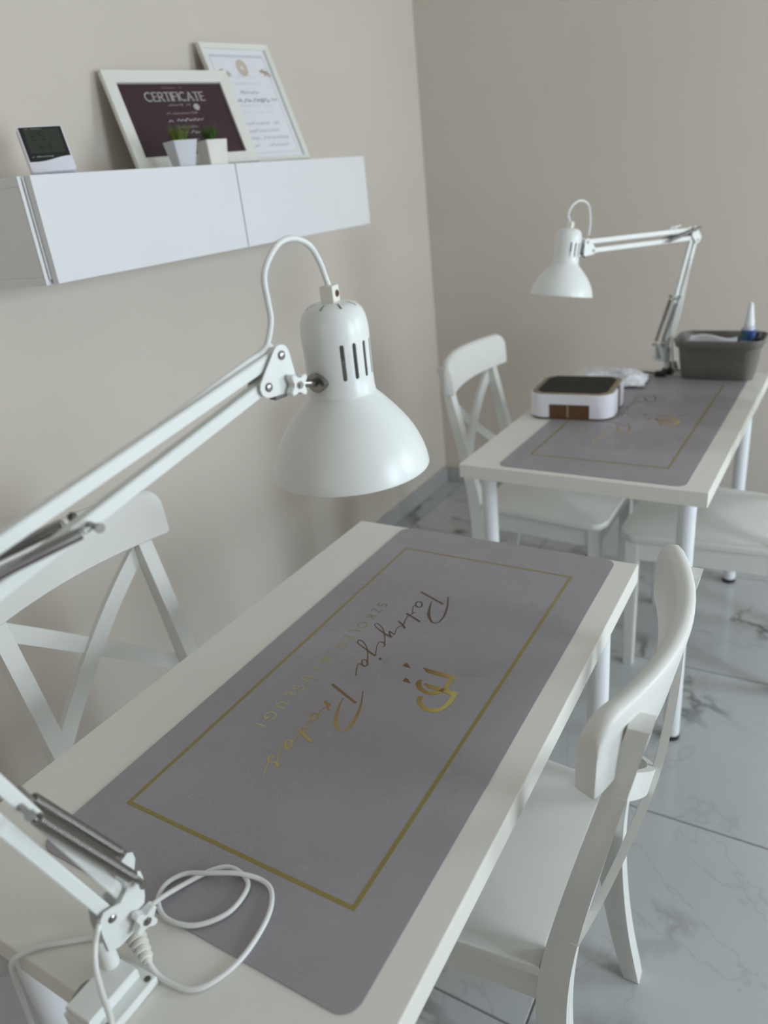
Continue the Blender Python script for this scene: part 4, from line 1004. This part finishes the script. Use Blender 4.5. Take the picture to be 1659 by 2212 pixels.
for sx in (-1, 1):
    for sy in (-1, 1):
        b = bmesh.new(); lathe(b, [(.010,0),(.010,.0012)], 14, Matrix.Translation((sx*(DW-.03), sy*(DD-.02), -.0002))); obj('foot', b, 'rubber_black', dc)
# crumpled papers behind it
def crumple(name, label, loc, rz, w, d, h, seed, m='paper_white', group=None):
    b = bmesh.new(); n = 18; off_ = Vector((seed*7.1, seed*3.3, 0)); top, bot = [], []
    for i in range(n+1):
        for j in range(n+1):
            u_, v_ = i/n-.5, j/n-.5
            edge = min(1, (0.5-abs(u_))*7)*min(1, (0.5-abs(v_))*7)
            q = noise.noise(Vector((u_*4.5, v_*4.5, 0))+off_)*.5+abs(noise.noise(Vector((u_*9, v_*9, 3))+off_))*.5
            jx = noise.noise(Vector((u_*5, v_*5, 9))+off_)*.04; jy = noise.noise(Vector((u_*5, v_*5, 15))+off_)*.04
            z = h*(.45+.75*q)*(.35+.65*edge)
            top.append(b.verts.new(((u_+jx)*w, (v_+jy)*d, max(.0015, z)))); bot.append(b.verts.new(((u_+jx)*w, (v_+jy)*d, max(.0004, z-.0012))))
    for L_ in (top, bot):
        for i in range(n):
            for j in range(n): b.faces.new((L_[i*(n+1)+j], L_[(i+1)*(n+1)+j], L_[(i+1)*(n+1)+j+1], L_[i*(n+1)+j+1]))
    t = thing(name, label, 'paper', loc, rz, group)
    obj('sheet', b, m, t)
    return t
cp = crumple('crumpled_wrapper', 'crumpled white plastic wrapper lying behind the dust collector', (0.240, 1.185, ZT+.0018), .1, .22, .14, .050, 2)
b = bmesh.new(); r3 = random.Random(3)
for k in range(9):
    x = -.07+.017*k; p = [(x+r3.uniform(-.01,.01), -.03+.03*s+r3.uniform(-.008,.008), .036+r3.uniform(-.006,.012)) for s in range(4)]
    tube(b, catmull([Vector(q) for q in p], 4), .0016, 5)
obj('fold_print', b, 'ink_light', cp)
# black cable from the far lamp
kc = thing('black_cable', 'thin black cable lying along the far edge of the far table', 'cord', (0.33, 1.325, ZT+.0018))
b = bmesh.new(); tube(b, catmull([Vector(p) for p in ((.040,-.044,.004),(.02,-.022,.0034),(-.02,-.012,.0032),(-.07,-.03,.0032),(-.11,-.05,.0032))], 8), .0032, 8); obj('cable', b, 'black_plastic', kc, True)
b = bmesh.new(); box(b, -.004, .03, -.012, .006, .0, .018, .004); bmesh.ops.translate(b, vec=(.032, -.045, .0), verts=b.verts[:]); obj('plug', b, 'black_plastic', kc)

# grey storage basket with tissue and a bottle
BK = Vector((0.545, 1.309, ZT+0.0018))
bk = thing('storage_basket', 'grey plastic storage basket with flared sides on the far table', 'basket', BK, a2)
b = bmesh.new()
lv = [(0,.104,.052,.026),(.004,.106,.055,.030),(.05,.112,.063,.033),(.100,.117,.071,.036),(.104,.126,.076,.039),(.124,.131,.081,.041),(.128,.130,.080,.040),(.128,.1265,.0765,.037),(.10,.113,.067,.033),(.05,.108,.059,.030),(.006,.102,.051,.027)]
rings = [[b.verts.new((p[0], p[1], z)) for p in rrect(hx, hy, r_, 8)] for z, hx, hy, r_ in lv]
b.faces.new(rings[0][::-1]); b.faces.new(rings[-1])
for a, c in zip(rings, rings[1:]):
    for k in range(len(a)): b.faces.new((a[k], a[(k+1)%len(a)], c[(k+1)%len(a)], c[k]))
obj('basket_body', b, 'basket_grey', bk, True, 45)
tp_ = thing('folded_tissue', 'folded white tissue sticking up inside the grey basket', 'tissue', BK+Vector((-.012, -.020, .0072)), a2)
b = bmesh.new(); n = 24
for lay in range(3):
    A_, B__ = [], []
    for i in range(n+1):
        q = i/n; x = -.075+.135*q; z0 = .124-.006*lay+.006*math.sin(q*5+lay)+.012*max(0, q-.82)*5*.3; y = -.012+.014*lay+.004*math.sin(q*7+lay*2)
        A_.append((b.verts.new((x, y, 0)), b.verts.new((x, y, z0)))); B__.append((b.verts.new((x, y+.010, 0)), b.verts.new((x, y+.010, z0))))
    for i in range(n):
        b.faces.new((A_[i][0], A_[i+1][0], A_[i+1][1], A_[i][1])); b.faces.new((B__[i][0], B__[i][1], B__[i+1][1], B__[i+1][0])); b.faces.new((A_[i][1], A_[i+1][1], B__[i+1][1], B__[i][1]))
        b.faces.new((A_[i][0], B__[i][0], B__[i+1][0], A_[i+1][0]))
    b.faces.new((A_[0][0], A_[0][1], B__[0][1], B__[0][0])); b.faces.new((A_[n][0], B__[n][0], B__[n][1], A_[n][1]))
obj('tissue_sheets', b, 'paper_white', tp_)
bo = thing('nozzle_bottle', 'small clear bottle with a white pointed nozzle and blue label in the grey basket', 'bottle', BK+Vector((.077, .012, .0072)), 0.3)
b = bmesh.new(); lathe(b, [(0,0),(.019,0),(.021,.003),(.021,.134),(.019,.145),(.012,.150),(.012,.153)], 28); obj('bottle_body', b, 'bottle_clear', bo, True, 40)
b = bmesh.new(); lathe(b, [(.0145,.150),(.0145,.164),(.0125,.170),(.0105,.186),(.0075,.212),(.006,.219),(.003,.221),(0,.221)], 24); obj('nozzle', b, 'paper_white', bo, True, 40)
b = bmesh.new(); lathe(b, [(.0213,.108),(.0213,.140)], 28, close_ends=False); lb = obj('label', b, 'label_blue', bo, True)
b = bmesh.new()
for i in range(9):
    a0 = -2.9+.09*i; a1 = a0+.09
    b.faces.new([b.verts.new((.0216*math.cos(a), .0216*math.sin(a), z)) for a, z in ((a0,.114),(a1,.114),(a1,.136),(a0,.136))])
obj('label_mark', b, 'label_green', lb)
kb = thing('black_marker', 'black marker pen end standing beside the nozzle bottle in the basket', 'pen', BK+Vector((.086, -.018, .0076)), 0)
kb.rotation_euler = (0, .17, 0)
b = bmesh.new(); lathe(b, [(0,0),(.006,0),(.0075,.004),(.0075,.105)], 18); obj('barrel', b, 'black_plastic', kb, True, 40)
b = bmesh.new(); lathe(b, [(.0085,.105),(.0085,.136),(.007,.139),(0,.139)], 18); obj('pen_cap', b, 'black_plastic', kb, True, 40)
